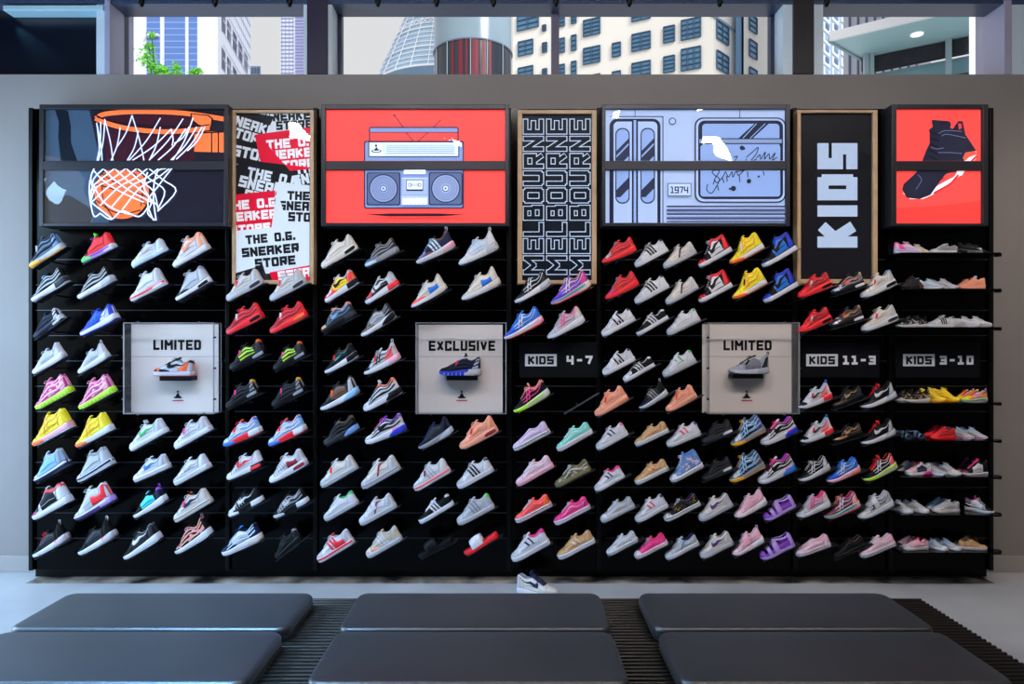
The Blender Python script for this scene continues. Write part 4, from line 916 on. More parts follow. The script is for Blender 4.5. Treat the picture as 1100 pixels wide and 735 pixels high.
def deco(T, k):
    fu = lambda s, t, sd, o: S(T, s, t, sd, o); fs = lambda s, v, sd, o: Sole(T, s, v, sd, o)
    R_ = lambda A_, B_, off=.0016, n=4, f=fu: ribbon(f, A_, B_, off, n)
    if k == 'seams':
        m = MB(); d = .009; g = lambda pts, du, dv: ribbon(fu, pts, [(s + du, t + dv) for s, t in pts], .0026, 4, (-1, 1), m)
        g([(.0, .0), (.25, .0), (.5, .0), (.75, .0), (1, .0)], 0, .05); g([(.19, .12), (.2, .5), (.23, .9)], d, 0); g([(.27, .7), (.38, .62), (.5, .6), (.65, .7)], 0, .035)
        g([(.76, .1), (.8, .4), (.87, .75)], d, 0); g([(.65, .76), (.72, .72), (.82, .7), (.95, .66)], 0, .03); g([(.3, .3), (.45, .22), (.6, .2), (.74, .22)], 0, .03)
        return m.mesh('seams', True)
    if k == 'toe_cap': return R_([(.0, 0), (.0, .35), (.0, .7), (.0, 1)], [(.2, 0), (.19, .35), (.17, .7), (.15, 1)])
    if k == 'mudguard': return R_([(0, 0), (.12, 0), (.28, 0), (.45, 0)], [(0, .55), (.12, .5), (.28, .3), (.45, .08)])
    if k == 'heel_counter': return R_([(.78, 0), (.84, .35), (.9, .7)], [(1, 0), (1, .35), (1, .7)])
    if k == 'heel_panel': return R_([(.6, 0), (.7, .35), (.78, .7), (.84, .98)], [(1, 0), (1, .35), (1, .7), (1, .98)])
    if k == 'heel_tab': return R_([(.9, .6), (.9, .8), (.91, 1)], [(1, .55), (1, .8), (1, 1)], .0022)
    if k == 'eyestay': return R_([(.27, .78), (.38, .72), (.5, .7), (.64, .72)], [(.29, 1), (.38, 1), (.5, 1), (.64, 1)])
    if k == 'collar': return R_([(.62, .8), (.67, .8), (.75, .8), (.88, .8), (.99, .82)], [(.62, 1), (.67, 1), (.75, 1), (.88, 1), (.99, 1)], .0022)
    if k == 'ankle_panel': return R_([(.5, .66), (.58, .62), (.7, .58), (.85, .56), (1, .54)], [(.51, 1), (.58, 1), (.7, 1), (.85, 1), (1, 1)], .0018)
    if k == 'quarter_panel': return R_([(.36, 0), (.5, 0), (.65, 0), (.78, 0)], [(.36, .75), (.48, .6), (.6, .66), (.76, .7)])
    if k == 'vamp_panel': return R_([(.1, .2), (.1, .6), (.14, 1)], [(.28, .2), (.3, .6), (.28, 1)])
    if k == 'swoosh': return R_([(.44, .74), (.40, .5), (.42, .26), (.52, .22), (.7, .4), (.95, .74)], [(.445, .74), (.46, .54), (.5, .44), (.58, .43), (.73, .54), (.95, .75)], .0024, 6)
    if k == 'stripes':
        m = MB()
        for j in range(3): a, b = straight(.42 + .085 * j, .88 - .04 * j, .5 + .085 * j, .04, .05); ribbon(fu, a, b, .0022, 5, (-1, 1), m)
        return m.mesh('stripes', True)
    if k == 'bars':
        m = MB()
        for j in range(2): a, b = straight(.46 + .12 * j, .7, .54 + .12 * j, .2, .045); ribbon(fu, a, b, .0022, 5, (-1, 1), m)
        return m.mesh('bars', True)
    if k == 'slash': return R_([(.44, .04), (.56, .42), (.7, .9)], [(.49, .04), (.61, .38), (.75, .9)], .0022)
    if k == 'wave': return R_([(.3, .3), (.4, .38), (.5, .52), (.62, .36), (.8, .36), (.97, .42)], [(.3, .37), (.4, .47), (.5, .62), (.64, .46), (.8, .44), (.97, .5)], .0022, 5)
    if k == 'cross_lines':
        m = MB(); P_ = lambda A_, B_: ribbon(fu, A_, B_, .0024, 5, (-1, 1), m)
        P_([(.38, .15), (.46, .5), (.56, .88)], [(.41, .12), (.495, .48), (.6, .88)]); P_([(.47, .12), (.55, .5), (.65, .88)], [(.5, .1), (.585, .48), (.69, .88)])
        P_([(.3, .5), (.5, .38), (.7, .45), (.9, .75)], [(.3, .56), (.5, .45), (.7, .53), (.9, .83)]); P_([(.3, .24), (.5, .16), (.72, .2), (.94, .5)], [(.3, .29), (.5, .22), (.72, .27), (.93, .57)])
        return m.mesh('cross_lines', True)
    if k == 'ribs':
        m = MB()
        for j in range(6): a, b = straight(.22 + .055 * j, .95 - .06 * j, .2 + .07 * j, .12, .014); ribbon(fu, a, b, .003, 4, (-1, 1), m)
        return m.mesh('ribs', True)
    if k == 'wavy_panels':
        m = MB()
        for j in range(3):
            y = .12 + .24 * j; ribbon(fu, [(.18 + .05 * j, y), (.4, y + .05), (.65, y - .02), (.95, y + .08)], [(.2 + .05 * j, y + .1), (.4, y + .15), (.65, y + .08), (.95, y + .18)], .003, 5, (-1, 1), m)
        return m.mesh('wavy_panels', True)
    if k == 'straps':
        m = MB()
        for s0, s1 in ((.36, .43), (.49, .57)):
            for sd in (-1, 1): m.grid([[S(T, s, .25 + .75 * q / 6, sd, .006) for q in range(7)] for s in (s0, s0 + .002, s1 - .002, s1)])
            z = .007; m.grid([[Vector(((s - .5) * LEN, y * halfw(s) * .3, ev(T['zt'], s) + z)) for y in (-1, 0, 1)] for s in (s0, s1)])
        return m.mesh('straps', True, 1e-5)
    if k == 'cross_strap':
        m = MB()
        for sd in (-1, 1): m.grid([[S(T, s, .1 + .9 * q / 6, sd, .005) for q in range(7)] for s in (.46, .5, .56, .6)])
        return m.mesh('cross_strap', True)
    if k == 'spots':
        m = MB(); r = random.Random(5)
        for j in range(46):
            s, t = r.uniform(.06, .95), r.uniform(.08, .92); d = r.uniform(.008, .018)
            ribbon(fu, [(s - d, t - d * 2), (s - d, t + d * 2)], [(s + d, t - d), (s + d * .6, t + d * 2)], .0018, 1, (-1, 1), m)
        return m.mesh('pattern_spots', True)
    if k == 'blotches':
        m = MB(); r = random.Random(9)
        for j in range(26):
            s, t = r.uniform(.06, .95), r.uniform(.08, .9); d = r.uniform(.015, .04)
            ribbon(fu, [(s - d, t - d * 2), (s - d * 1.2, t), (s - d, t + d * 3)], [(s + d, t - d), (s + d * 1.4, t + d), (s + d * .6, t + d * 3)], .0018, 2, (-1, 1), m)
        return m.mesh('blotches', True)
    if k == 'air_window': return R_([(.66, .25), (.75, .22), (.86, .22), (.94, .25)], [(.66, .62), (.75, .72), (.86, .74), (.94, .7)], .002, 4, fs)
    if k == 'bubble': return R_([(.6, .06), (.7, .02), (.85, .02), (1, .05)], [(.6, .3), (.7, .7), (.85, .95), (1, .98)], .003, 4, fs)
    if k == 'sole_plug': return R_([(.66, .3), (.74, .3), (.84, .3)], [(.66, 1), (.74, 1), (.84, 1)], .004, 3, fs)
    if k == 'side_plug': return R_([(.56, .02), (.68, .02), (.84, .02)], [(.58, .36), (.68, .36), (.84, .36)], .004, 3)
    if k == 'heel_sole': return R_([(.68, .1), (.78, .1), (.9, .1), (1, .1)], [(.7, .98), (.78, .98), (.9, .98), (1, .98)], .0018, 4, fs)
    if k == 'toe_sole': return R_([(0, .05), (.08, .05), (.2, .05), (.34, .05)], [(0, .98), (.08, .98), (.2, .98), (.34, .6)], .0018, 4, fs)
    if k == 'mid_stripe': return R_([(.0, .5), (.25, .5), (.5, .5), (.75, .5), (1, .5)], [(.0, .9), (.25, .9), (.5, .9), (.75, .9), (1, .9)], .0018, 5, fs)
    if k == 'foxing_line': return R_([(.0, .6), (.25, .6), (.5, .6), (.75, .6), (1, .6)], [(.0, .72), (.25, .72), (.5, .72), (.75, .72), (1, .72)], .0014, 5, fs)
    if k == 'checks':
        m = MB()
        for j in range(22): s = .03 + j * .044; ribbon(fs, [(s, .25 + .3 * (j % 2)), (s, .52 + .3 * (j % 2))], [(s + .042, .25 + .3 * (j % 2)), (s + .042, .52 + .3 * (j % 2))], .0014, 1, (-1, 1), m)
        return m.mesh('checks', True)
    if k == 'grooves':
        m = MB()
        for j in range(9): s = .12 + j * .095; ribbon(fs, [(s, .06), (s + .01, .62)], [(s + .014, .06), (s + .02, .62)], .0014, 2, (-1, 1), m)
        return m.mesh('grooves', True)
    if k == 'pull_tab':
        z = ev(T['zt'], .97); x = .47 * LEN; return MB().tube([(x, 0, z - .012), (x + .012, 0, z + .006), (x + .014, 0, z + .02), (x + .004, 0, z + .022), (x - .002, 0, z + .004)], .0035, 6).mesh('pull_tab', True)
    if k == 'tongue_top': 
        z = ev(T['zt'], .62); x = .13 * LEN; return MB().box(x - .004, x + .008, -.02, .02, z + .004, z + .03, .003).mesh('tongue_top', True)
    if k in ('red_tag', 'tag'):
        s = .44; p = S(T, s, .62, -1, .003); q = Matrix.Rotation(radians(30), 3, 'Y'); m = MB()
        b = bmesh.new(); bmesh.ops.create_cube(b, size=1); bmesh.ops.scale(b, vec=(.013, .0012, .052), verts=b.verts)
        bmesh.ops.transform(b, matrix=q.to_4x4(), verts=b.verts); d = q @ Vector((0, 0, -.012)); bmesh.ops.translate(b, vec=(p.x + d.x, p.y - .007, p.z + d.z), verts=b.verts); m.add(b)
        d2 = q @ Vector((0, 0, .02)); m.tube([(p.x + d.x + d2.x * .8, p.y - .007, p.z + d.z + d2.z * .8), (p.x + .01, p.y + .012, ev(T['zt'], s))], .0012, 4)
        return m.mesh('tag', False)
    raise KeyError(k)
KEYS = dict(toe='toe_cap', mg='mudguard', hc='heel_counter', hp='heel_panel', ht='heel_tab', eye='eyestay', col='collar', ank='ankle_panel', q='quarter_panel', vamp='vamp_panel', sw='swoosh', st='stripes',
  ba='bars', sl='slash', wv='wave', ax='cross_lines', rib='ribs', wav='wavy_panels', strap='straps', xs='cross_strap', spot='spots', blot='blotches', air='air_window', bub='bubble', plug='side_plug',
  hs='heel_sole', ts='toe_sole', mid='mid_stripe', fox='foxing_line', chk='checks', grv='grooves', tab='pull_tab', tt='tongue_top', tag='tag')
NAMES = dict(spots='pattern_spots', tag='hang_tag')
def shoe(ty, main, sole, acc, label, loc, roty=0, yaw=0, scale=1, group=None):
    T = TYPES[ty]; name = {'slide': 'slide_sandal', 'sandal': 'kids_sandal', 'high': 'high_top_sneaker', 'slipon': 'slip_on_shoe'}.get(ty, 'sneaker')
    t = empty(name, loc, label, 'sandal' if ty in ('slide', 'sandal') else 'shoe', group)
    t.rotation_euler = (0, roty, yaw); t.scale = (scale,) * 3
    A_ = dict(a.split(':') for a in acc.split()) if acc else {}
    dark = main in ('k', 'kk', 'dg', 'nav')
    def part(pn, mesh, c, rough=.6):
        o = link(pn, mesh, None, t)
        if not mesh.materials: mesh.materials.append(None)
        o.material_slots[0].link = 'OBJECT'; o.material_slots[0].material = mat(c, rough, spec=.5 if sum(lin(c)[:3]) > .25 else .22, name='shoe_' + c)
        return o
    part('outsole', cached(ty, 'outsole', lambda: slabm(T, 0, .13)), A_.pop('out', sole), .5)
    part('sole', cached(ty, 'sole', lambda: slabm(T, .13, 1)), sole, .45)
    lac = A_.pop('lac', 'w' if not dark else 'dg'); ton = A_.pop('ton', main); lin_ = A_.pop('lin', {'W': 'lg', 'w': 'g', 'k': 'kk', 'warm': 'g', 'cream': 'g'}.get(main, main))
    if ty == 'slide':
        part('footbed', cached(ty, 'bed', lambda: slabm(T, .9, 1.05)), main)
        m = cached(ty, 'strap', lambda: deco_strap(T)); part('strap', m, A_.pop('strapc', 'W'))
    elif ty == 'sandal':
        alt, alt2 = ('pu', 'pur') if main == 'lpu' else ('nav', 'k')
        part('footbed', cached(ty, 'bed', lambda: slabm(T, .9, 1.03)), alt2)
        for q, (a, b, c, d) in enumerate(((0, .14, 0, 1), (.22, .32, .0, 1), (.4, .56, .0, 1), (.88, 1, 0, 1))):
            part(('toe_bumper', 'front_strap', 'middle_strap', 'heel_strap')[q], cached(ty, 'p%d' % q, lambda a=a, b=b, c=c, d=d: ribbon(lambda s, t_, sd, o: S(T, s, t_, sd, o), [(a, c), (a, (c + d) / 2), (a, d)], [(b, c), (b, (c + d) / 2), (b, d)], .004, 4)), main if q else alt)
        part('side_rail', cached(ty, 'rail', lambda: ribbon(lambda s, t_, sd, o: S(T, s, t_, sd, o), [(0, 0), (.3, 0), (.6, 0), (1, 0)], [(0, .3), (.3, .25), (.6, .3), (1, .4)], .003, 4)), alt)
        part('ankle_strap', cached(ty, 'ank', lambda: ribbon(lambda s, t_, sd, o: S(T, s, t_, sd, o), [(.46, .7), (.7, .66), (1, .66)], [(.46, .95), (.7, .92), (1, .92)], .004, 4)), main)
    else:
        part('upper', cached(ty, 'upper', lambda: upperm(T)), main); part('lining', cached(ty, 'lining', lambda: liningm(T)), lin_, .8)
        h = PAL[main]; v = [int(h[i:i + 2], 16) for i in (0, 2, 4)]; k_ = .7 if sum(v) > 120 else 1.5
        part('seams', cached(ty, 'seams', lambda: deco(T, 'seams')), '%02x%02x%02x' % tuple(min(255, int(c * k_) + (0 if sum(v) > 120 else 8)) for c in v), .8)
        if ty != 'slipon':
            part('tongue', cached(ty, 'tongue', lambda: tonguem(T)), ton)
            if 'strap' not in A_: part('laces', cached(ty, 'laces', lambda: lacesm(T)), lac, .8)
    for k, c in A_.items():
        pn = KEYS[k]; o = part(NAMES.get(pn, pn), cached(ty, pn, lambda: deco(T, pn)), c, .5)
        if pn == 'tag': o['label'] = {'r': 'red', 'red': 'red', 'W': 'white', 'hp': 'pink', 'or_': 'orange', 'k': 'black', 'neon': 'neon'}.get(c, c) + ' hanging tag'
    return t
def deco_strap(T):
    m = MB(); 
    for sd in (-1, 1):
        for o in (.001, .006): m.grid([[S(T, s, q / 8, sd, o) for q in range(9)] for s in (.26, .34, .44, .52, .6)])
    for s in (.26, .6): 
        for sd in (-1, 1): m.grid([[S(T, s, q / 8, sd, o) for q in range(9)] for o in (.001, .006)])
    return m.mesh('strap', True, 1e-5)
# crop key, toe x, toe y, heel x, heel y (read off the photograph), type, upper, sole, details | look
CR = {'A': 25, 'B': 235, 'C': 435, 'D': 640, 'E': 850}; CY = {'1': 240, '2': 360, '3': 480}
TBL = '''
A1 50 243 228 125 mid st lg wav:k ank:dg col:k hc:sb ts:yo tag:lg lac:k out:yo | steel blue high sneaker with yellow sole tip
A1 320 215 495 125 mid red lpu ton:lime toe:lime ts:lime tt:lime mid:pu vamp:k hs:W lac:pu | red sneaker with green tongue and toe
A1 582 238 765 140 court W ice sw:w hc:ice eye:ice ton:ice fox:W | plain icy white low sneaker
A1 800 240 988 130 mid W W ank:peach sw:peach hc:peach hs:W ton:W | white ankle sneaker with orange ankle and logo
A1 60 420 250 305 runner k W wav:lg ank:k toe:st mg:k ts:W hs:dg lac:lb | black blue and white chunky runner
A1 298 405 490 300 runner k W wav:w ank:k toe:k mg:k hs:lg lac:w | black blue and white chunky runner
A1 575 418 762 318 mid W W mid:red hc:lg eye:W air:W toe:W ton:W lac:w | white ankle sneaker with orange red sole stripe
A1 815 418 998 305 mid lg W mg:dg hc:lg air:k eye:g ton:g out:dg ht:g | grey ankle sneaker with white sole
A1 68 612 222 500 runner nav nav hs:W mid:dg hc:W wav:k lac:k out:k | dark navy runner with white heel wave
A1 312 600 508 500 runner roy W hp:W hs:W mg:roy ank:roy ax:blue lac:roy out:roy | royal blue runner with large white heel
A2 62 212 230 110 sock W W q:lg mg:w ax:lg col:w | white and grey mesh knit shoe
A2 300 210 460 110 sock W W q:lg mg:w ax:lg col:w tab:lg | white and grey mesh knit shoe
A2 78 398 268 290 mid mg neon wav:pk blot:pk grv:gr lac:pk ton:pk hc:pk | pink sneaker with neon green sole
A2 305 397 493 290 mid mg neon wav:pk blot:pk grv:gr lac:pk ton:pk hc:pk | pink sneaker with neon green sole
A2 65 590 270 475 mid y pk ax:yo hc:y ts:or_ out:W lac:k | yellow ankle sneaker with pinkish sole
A2 290 597 480 490 mid y W ax:yo ts:or_ lac:k hc:y | yellow ankle sneaker with pinkish sole
A3 72 190 250 85 mid lb nav mid:W ank:lg hc:g lac:k ton:ice toe:lil | pale blue ankle sneaker with dark sole
A3 297 190 482 80 mid lg W mid:nav ank:g hc:lg lac:k ton:ice toe:lil | pale grey ankle sneaker with lilac toe
A2 572 612 765 500 court W W sw:gr hc:w tt:w ton:W lac:w | white low sneaker with green logo
A2 806 602 998 490 court W W ax:w hc:w tag:hp tab:k col:w | white low sneaker with pink tag
A3 590 185 778 100 court W W sw:blue mid:W ton:W hc:w | white low sneaker with blue logo
A3 803 203 990 98 court W W sw:w hc:W mg:w fox:w | plain all white low sneaker
A3 63 387 260 275 mid W W ank:r vamp:k toe:mg q:k hc:W lac:k col:r | white black and purple sneaker with red collar
A3 285 390 487 275 mid W pur mid:W q:w hc:red ton:W hs:lpu plug:red | white ankle sneaker with red heel panel
A3 590 377 763 275 runner k W ton:cy q:cy ht:pu tab:pu hc:nav lac:k | black runner with turquoise side and purple heel
A3 805 397 998 280 court cream cream sw:nav fox:k eye:peach ton:or_ tag:hp tt:k | white low sneaker with navy logo and orange tongue
A3 63 585 245 480 sock k W hs:red bub:w q:dg tab:lg hc:k lac:r | black runner with red heel and white sole
A3 302 572 495 465 sock k W hs:red bub:w q:dg tab:W hc:k | black runner with red heel and white sole
A3 540 595 733 475 runner k W sw:W q:dg hc:dg lac:dg col:g | black runner with white logo and sole
A3 810 567 1000 450 sock k W blot:pk wav:sal tab:pk col:sal lac:pk | pink and black patterned runner on white sole
B1 50 415 242 312 max cream w air:dg eye:W tag:red mg:w hc:w sw:w | cream air cushioned sneaker with red tag
B1 278 415 468 312 max cream w air:dg eye:W tag:red mg:w hc:w sw:w | cream air cushioned sneaker with red tag
B1 50 590 243 490 max red red wav:dr tag:W air:k mg:dr lac:r lin:dr | all red air cushioned sneaker with white tag
B1 278 585 473 485 max red red wav:dr tag:W air:or_ mg:dr lac:r lin:dr | all red air cushioned sneaker with white tag
B2 65 190 258 95 max k k wav:dg tag:hp q:neon hc:dg air:g lac:dg ht:or_ | black sneaker with neon side and pink tag
B2 293 190 470 100 max k k wav:dg tag:hp q:neon hc:dg air:g lac:dg ht:or_ | black sneaker with neon side and pink tag
B2 45 390 222 300 max k k wav:dg tag:hp hc:g air:g ht:yo | black sneaker with bright pink tag
B2 285 382 465 290 max k k wav:dg tag:hp hc:g air:g ht:yo | black sneaker with bright pink tag
B2 33 590 232 505 max lb red wav:W toe:ice ts:blue tag:red ank:blue hs:W sw:W col:red ton:or_ lac:red | sky blue white and red runner
B2 270 588 467 495 max lb red wav:W toe:ice ts:blue tag:red ank:blue hs:W sw:W col:red ton:or_ lac:red | sky blue white and red runner
B3 50 178 245 95 max W W rib:g tag:red hs:k air:red sw:red ht:cream out:k lac:W | white ribbed runner with red tag and logo
B3 277 193 473 85 max W W rib:g air:dr plug:dr hc:w mg:W ts:W lac:w | white ribbed runner with red sole windows
B3 60 370 240 280 max k k vamp:W rib:W toe:W ts:W hs:W sw:W lac:k | black runner with white ribs and toe
B3 297 378 478 285 max k k rib:W wav:g hs:W ts:w sw:W lac:k | black runner with thin white ribs
B3 25 572 235 480 max nav W q:W wav:ice hs:warm ank:k mg:nav ton:blue lac:nav sw:W | navy and white runner with beige heel
B3 305 590 445 480 max k kk wav:k hc:dg sw:dg ht:g | all black runner
C0 550 243 738 130 max warm warm air:k eye:cream mg:cream hc:cream lac:cream lin:br | off white air cushioned sneaker with black window
B1 778 235 952 145 max dg g wav:g mg:st bub:g ank:br lac:g ts:ice | smoky grey translucent runner
B1 568 423 742 310 max or_ W mg:red q:y vamp:W ank:W hs:k sw:k hc:red lac:W ton:W | orange and yellow runner with black heel
B1 780 430 955 320 max W W mg:dg q:k sw:W hs:red vamp:red hc:lg ank:w lac:k | white sneaker with black side and red heel window
B1 548 583 730 480 max dg k wav:st eye:sal toe:tan ank:sal sw:lb lac:sal hs:dg | dark grey runner with pink collar and tan toe
B1 758 602 938 490 runner dg W mg:br q:w hc:k wav:g hs:W bub:k col:br lac:k | brown black runner with white sole
B2 565 207 738 110 runner k W q:dg sw:teal tag:red hs:k wav:k col:br mg:k lac:k | black runner with white sole and red tag
B2 772 215 962 120 sock w W hp:coral tag:red toe:k tab:W ank:W hs:pk ton:W ax:k | white sneaker with coral red heel and tag
B2 543 402 745 300 sock dg W mg:k q:br tag:or_ hs:lg bub:lb hc:w col:k | black runner with white sole and orange tag
B2 770 405 967 298 max W W wav:k mg:w hs:k bub:k ank:or_ toe:W tt:W lac:k | white black runner with orange collar
B2 560 583 742 490 max k dg wav:dg bub:sb mg:dg ank:br lac:dg | charcoal runner with grey air window
B2 777 575 990 495 max W W wav:k hs:hp bub:roy ank:pu mg:w lac:mg sw:k ton:pu | white runner with purple collar and pink heel
B3 545 215 735 105 court warm w tag:red hc:w mg:w ton:W fox:cream | off white low sneaker with red tag
B3 760 222 958 108 court warm w sl:dr hc:w mg:w ton:W fox:nav | off white low sneaker with dark red slash
B3 562 390 738 290 court W w ht:gr col:gr mg:w fox:w lin:gr | white low sneaker with green heel tab
B3 748 412 938 308 court W w strap:W sl:dr fox:w hc:w | white low sneaker with straps and dark slash
B3 528 607 715 495 court W W st:r hc:w toe:w mid:r ton:r eye:w plug:r | white low sneaker with red stripes and sole band
B3 785 583 968 478 court beige w st:W mg:sal col:W fox:W toe:warm ht:W | dusty pink low sneaker with white stripes
C1 68 220 268 122 sock nav W st:ice vamp:sb mg:mar ank:br hs:pk lac:lb mid:W tab:lg | grey pink knit runner with pale stripes
C1 290 228 497 130 sock W W st:ice q:ice hs:w grv:w tab:W lac:ice | white and pale grey knit runner
C1 42 453 228 345 sock warm W plug:blue toe:coral mg:coral out:k hs:cream col:beige | cream knit sneaker with coral toe
C1 305 412 508 315 sock warm W plug:blue hs:cream col:beige mg:cream | cream knit sneaker with blue side block
C2 78 605 258 505 sock nav g mg:k bub:lg hc:k col:k q:dg lac:k | black knit runner with grey sole edge
C2 295 603 493 500 max sal sal mg:peach sw:peach tag:red eye:peach air:dr lac:sal hc:peach | salmon pink sneaker with red tag
C3 55 232 242 122 court W W mid:coral tag:dr hc:warm mg:w st:w ton:W | white low sneaker with coral sole band and tag
C3 282 220 468 118 court W W st:k ht:k toe:w fox:w ton:W hc:W | white low sneaker with three black stripes
C3 80 402 258 295 skate k W st:W ht:W ton:W lac:W eye:W | black low sneaker with three white stripes
C3 282 410 473 310 court lg w st:g ht:lime toe:w fox:w ton:w | grey white sneaker with green heel tab
C3 75 585 255 490 slide k k strapc:k | plain black slide
C3 318 570 493 465 slide red red strapc:W | red slide with white strap
C1 585 425 772 318 runner k W ax:W mg:dg hc:dg hs:w lac:k col:dg | black runner with white crossed lines
C1 777 435 982 328 runner pu pk ax:W mg:roy mid:teal hc:hp col:sal out:red ank:mar lac:W hs:warm | purple and pink runner with teal sole band
C1 530 618 733 515 runner blue W ax:W out:red mg:roy hc:blue lac:blue mid:W hs:pk | bright blue runner with pink sole edge
C1 757 613 950 510 runner lg W ax:hp col:hp mg:lg hc:warm lac:w | pale grey runner with pink crossed lines
C2 580 413 765 305 runner k W ax:hp ank:sal mg:k ts:neon mid:neon hs:W tt:sal out:neon lac:sal lin:coral | black and coral runner with yellow sole
C2 575 607 765 505 slipon lil W fox:k col:lil hc:lil chk:w | lilac slip on canvas shoe
C2 805 610 988 505 skate mint W wv:W fox:sal hc:mint lac:W toe:mint | mint green canvas shoe with white wave line
C3 592 205 783 95 skate lp pk wv:W fox:W hc:lp lac:W mg:lp out:pk | pale pink canvas shoe with white wave line
C3 795 213 982 115 skate camo camo wv:W blot:beige spot:k lac:W ton:k out:k | camouflage canvas shoe with white wave line
C3 586 397 775 300 skate coral W fox:k hc:or_ wv:coral lac:W chk:w out:pk | bright coral canvas shoe
C3 790 408 977 312 skate hp W fox:mg wv:pk hc:mg toe:hp lac:W mg:mg | hot pink canvas shoe
C3 568 603 763 498 court W W ba:nav ht:mg col:hp toe:w lin:hp fox:w | white low sneaker with pink collar and two bars
C3 808 588 1000 490 skate tan W toe:tan eye:gold ba:warm hc:tan lac:gold fox:w mg:gold | rose gold low sneaker
D1 38 215 215 140 runner red red wav:dr vamp:lg hc:red lac:g mg:r lin:dr | coral red runner
D1 212 233 380 140 court W W st:k ht:k toe:w fox:w | white low sneaker with three black stripes
D1 362 240 530 152 court warm w sl:nav hc:w toe:w lac:w ton:w | off white low sneaker with thin dark slash
D1 55 405 228 318 runner red red wav:dr vamp:mg hc:red lac:g mg:r lin:dr | coral red runner
D1 212 425 385 330 court W W st:k ht:k toe:w fox:w | white low sneaker with three black stripes
D1 375 430 540 335 court warm w sl:nav hc:w toe:w lac:w ton:w | off white low sneaker with thin dark slash
D1 38 597 208 503 court W W strap:W st:k ht:k toe:w | white strapped sneaker with three black stripes
D1 220 590 382 495 skate k W st:W col:W ht:W ton:W lac:W mg:k | black low sneaker with three white stripes
D1 380 590 550 505 court W w strap:W ht:gr col:W toe:w | white strapped sneaker with green heel tab
D2 42 212 208 125 court W W strap:W st:k ht:k toe:w | white strapped sneaker with three black stripes
D2 150 245 310 155 skate k W st:W col:W ht:W vamp:W lac:W toe:W | black and white striped low sneaker, tilted lower
D2 358 222 528 135 court W w strap:W ht:gr ba:gr toe:w | white strapped sneaker with green heel tab
D2 2 430 172 330 max sal sal mg:peach tag:red sw:peach eye:peach lac:sal hc:peach air:peach | salmon pink sneaker with red tag
D2 235 392 380 305 sock k W st:g q:dg mg:nav tab:W col:dg mid:W | black knit runner with white sole
D2 375 405 533 320 max sal sal mg:peach tag:red sw:peach eye:peach lac:sal hc:peach air:peach | salmon pink sneaker with red tag
D2 8 605 170 515 court W W ba:nav ht:hp fox:w toe:w mg:w | white low sneaker with pink heel and two bars
D2 210 582 383 500 skate tan W toe:tan eye:gold hc:gold lac:gold fox:w mg:gold | gold tan low sneaker
D2 378 588 553 515 court W W ba:r ht:nav toe:w mg:w fox:w | white low sneaker with red and navy bars
D3 0 235 152 150 court W W ba:nav col:hp ht:hp ton:hp toe:w lin:hp | white low sneaker with hot pink collar
D3 210 195 383 110 skate tan W toe:tan ba:sal hc:gold lac:gold fox:w mg:gold | gold tan low sneaker
D3 397 185 565 95 high sb W blot:lil toe:W fox:dr spot:lb col:blue hc:sb lac:W mid:W | pale denim high top sneaker with patches
D3 30 395 205 308 skate w w fox:w toe:W hc:w lac:W mg:w | plain off white low sneaker
D3 213 395 380 305 court W W ba:r ht:nav toe:w mg:w | white low sneaker with red and navy bars
D3 363 388 548 295 skate k W spot:yo blot:dg lac:W toe:W hc:k col:pur fox:k | black floral low canvas sneaker with white laces
D3 62 568 222 485 skate W W spot:k fox:k lac:w mid:w | white canvas shoe with black spots
D3 208 585 378 500 skate hp W toe:W fox:r lac:W hc:hp col:r | hot pink canvas sneaker with white toe
D3 370 590 542 503 skate lg W toe:lg fox:lg col:nav sl:sb hc:w lac:W lin:nav | grey white low sneaker with navy collar
D1 548 233 715 138 high k W ank:red q:W toe:red hc:red sw:k lin:k ton:k lac:W vamp:k | black white and red high top sneaker
D1 712 220 885 125 mid y W ts:or_ ax:yo hc:y lac:k out:or_ ton:y tag:W | yellow ankle sneaker with black laces
D1 882 232 1057 130 high k W ank:roy q:blue toe:nav hc:roy sw:k lin:k ton:k lac:k | black and royal blue high top sneaker
D1 548 418 718 325 high k W ank:red q:W toe:red hc:red sw:k lin:k ton:k lac:W vamp:k | black white and red high top sneaker
D1 728 405 900 310 mid y W ts:or_ ax:yo hc:y lac:k out:or_ ton:y tag:k | yellow ankle sneaker with black laces
D1 890 418 1062 320 high k W ank:roy q:blue toe:roy hc:roy sw:k lin:k ton:k lac:k | black and royal blue high top sneaker
D2 560 570 722 505 max k dg wav:dg air:W mg:dg hc:dg lac:dg ank:k | dark grey air cushioned sneaker
D2 720 588 892 495 mid st g wav:lb ts:yo vamp:W q:k hc:pur ank:dg lac:yo out:yo ax:ice | grey blue ankle sneaker with yellow sole tip
D2 873 580 1060 500 max W W wav:k hs:hp bub:roy ank:mg eye:mg mg:w sw:k lac:hp lin:pu | white runner with pink and purple collar
D3 562 175 720 110 max k dg wav:dg air:W mg:k hc:dg lac:dg | dark grey air cushioned sneaker
D3 712 190 888 95 mid st g wav:lb ts:yo vamp:W q:k hc:br ank:dg lac:yo out:yo ax:ice | grey blue ankle sneaker with yellow sole tip
D3 860 195 1052 110 max W W wav:k hs:hp bub:blue ank:mg eye:mg mg:w sw:k lac:hp lin:pu | white runner with pink and purple collar
D3 548 390 720 300 court warm w sw:pur hc:w toe:w mg:w | off white low sneaker with violet logo
D3 735 375 900 290 runner lp clear grv:pk bub:W xs:pk tab:lp col:lp wav:pk mg:lp | pale pink sneaker with chunky clear sole
D3 890 387 1050 305 sandal lpu lpu | purple kids sandal with open sides
D3 553 585 723 500 court warm w sw:pur hc:w toe:w mg:w | off white low sneaker with violet logo
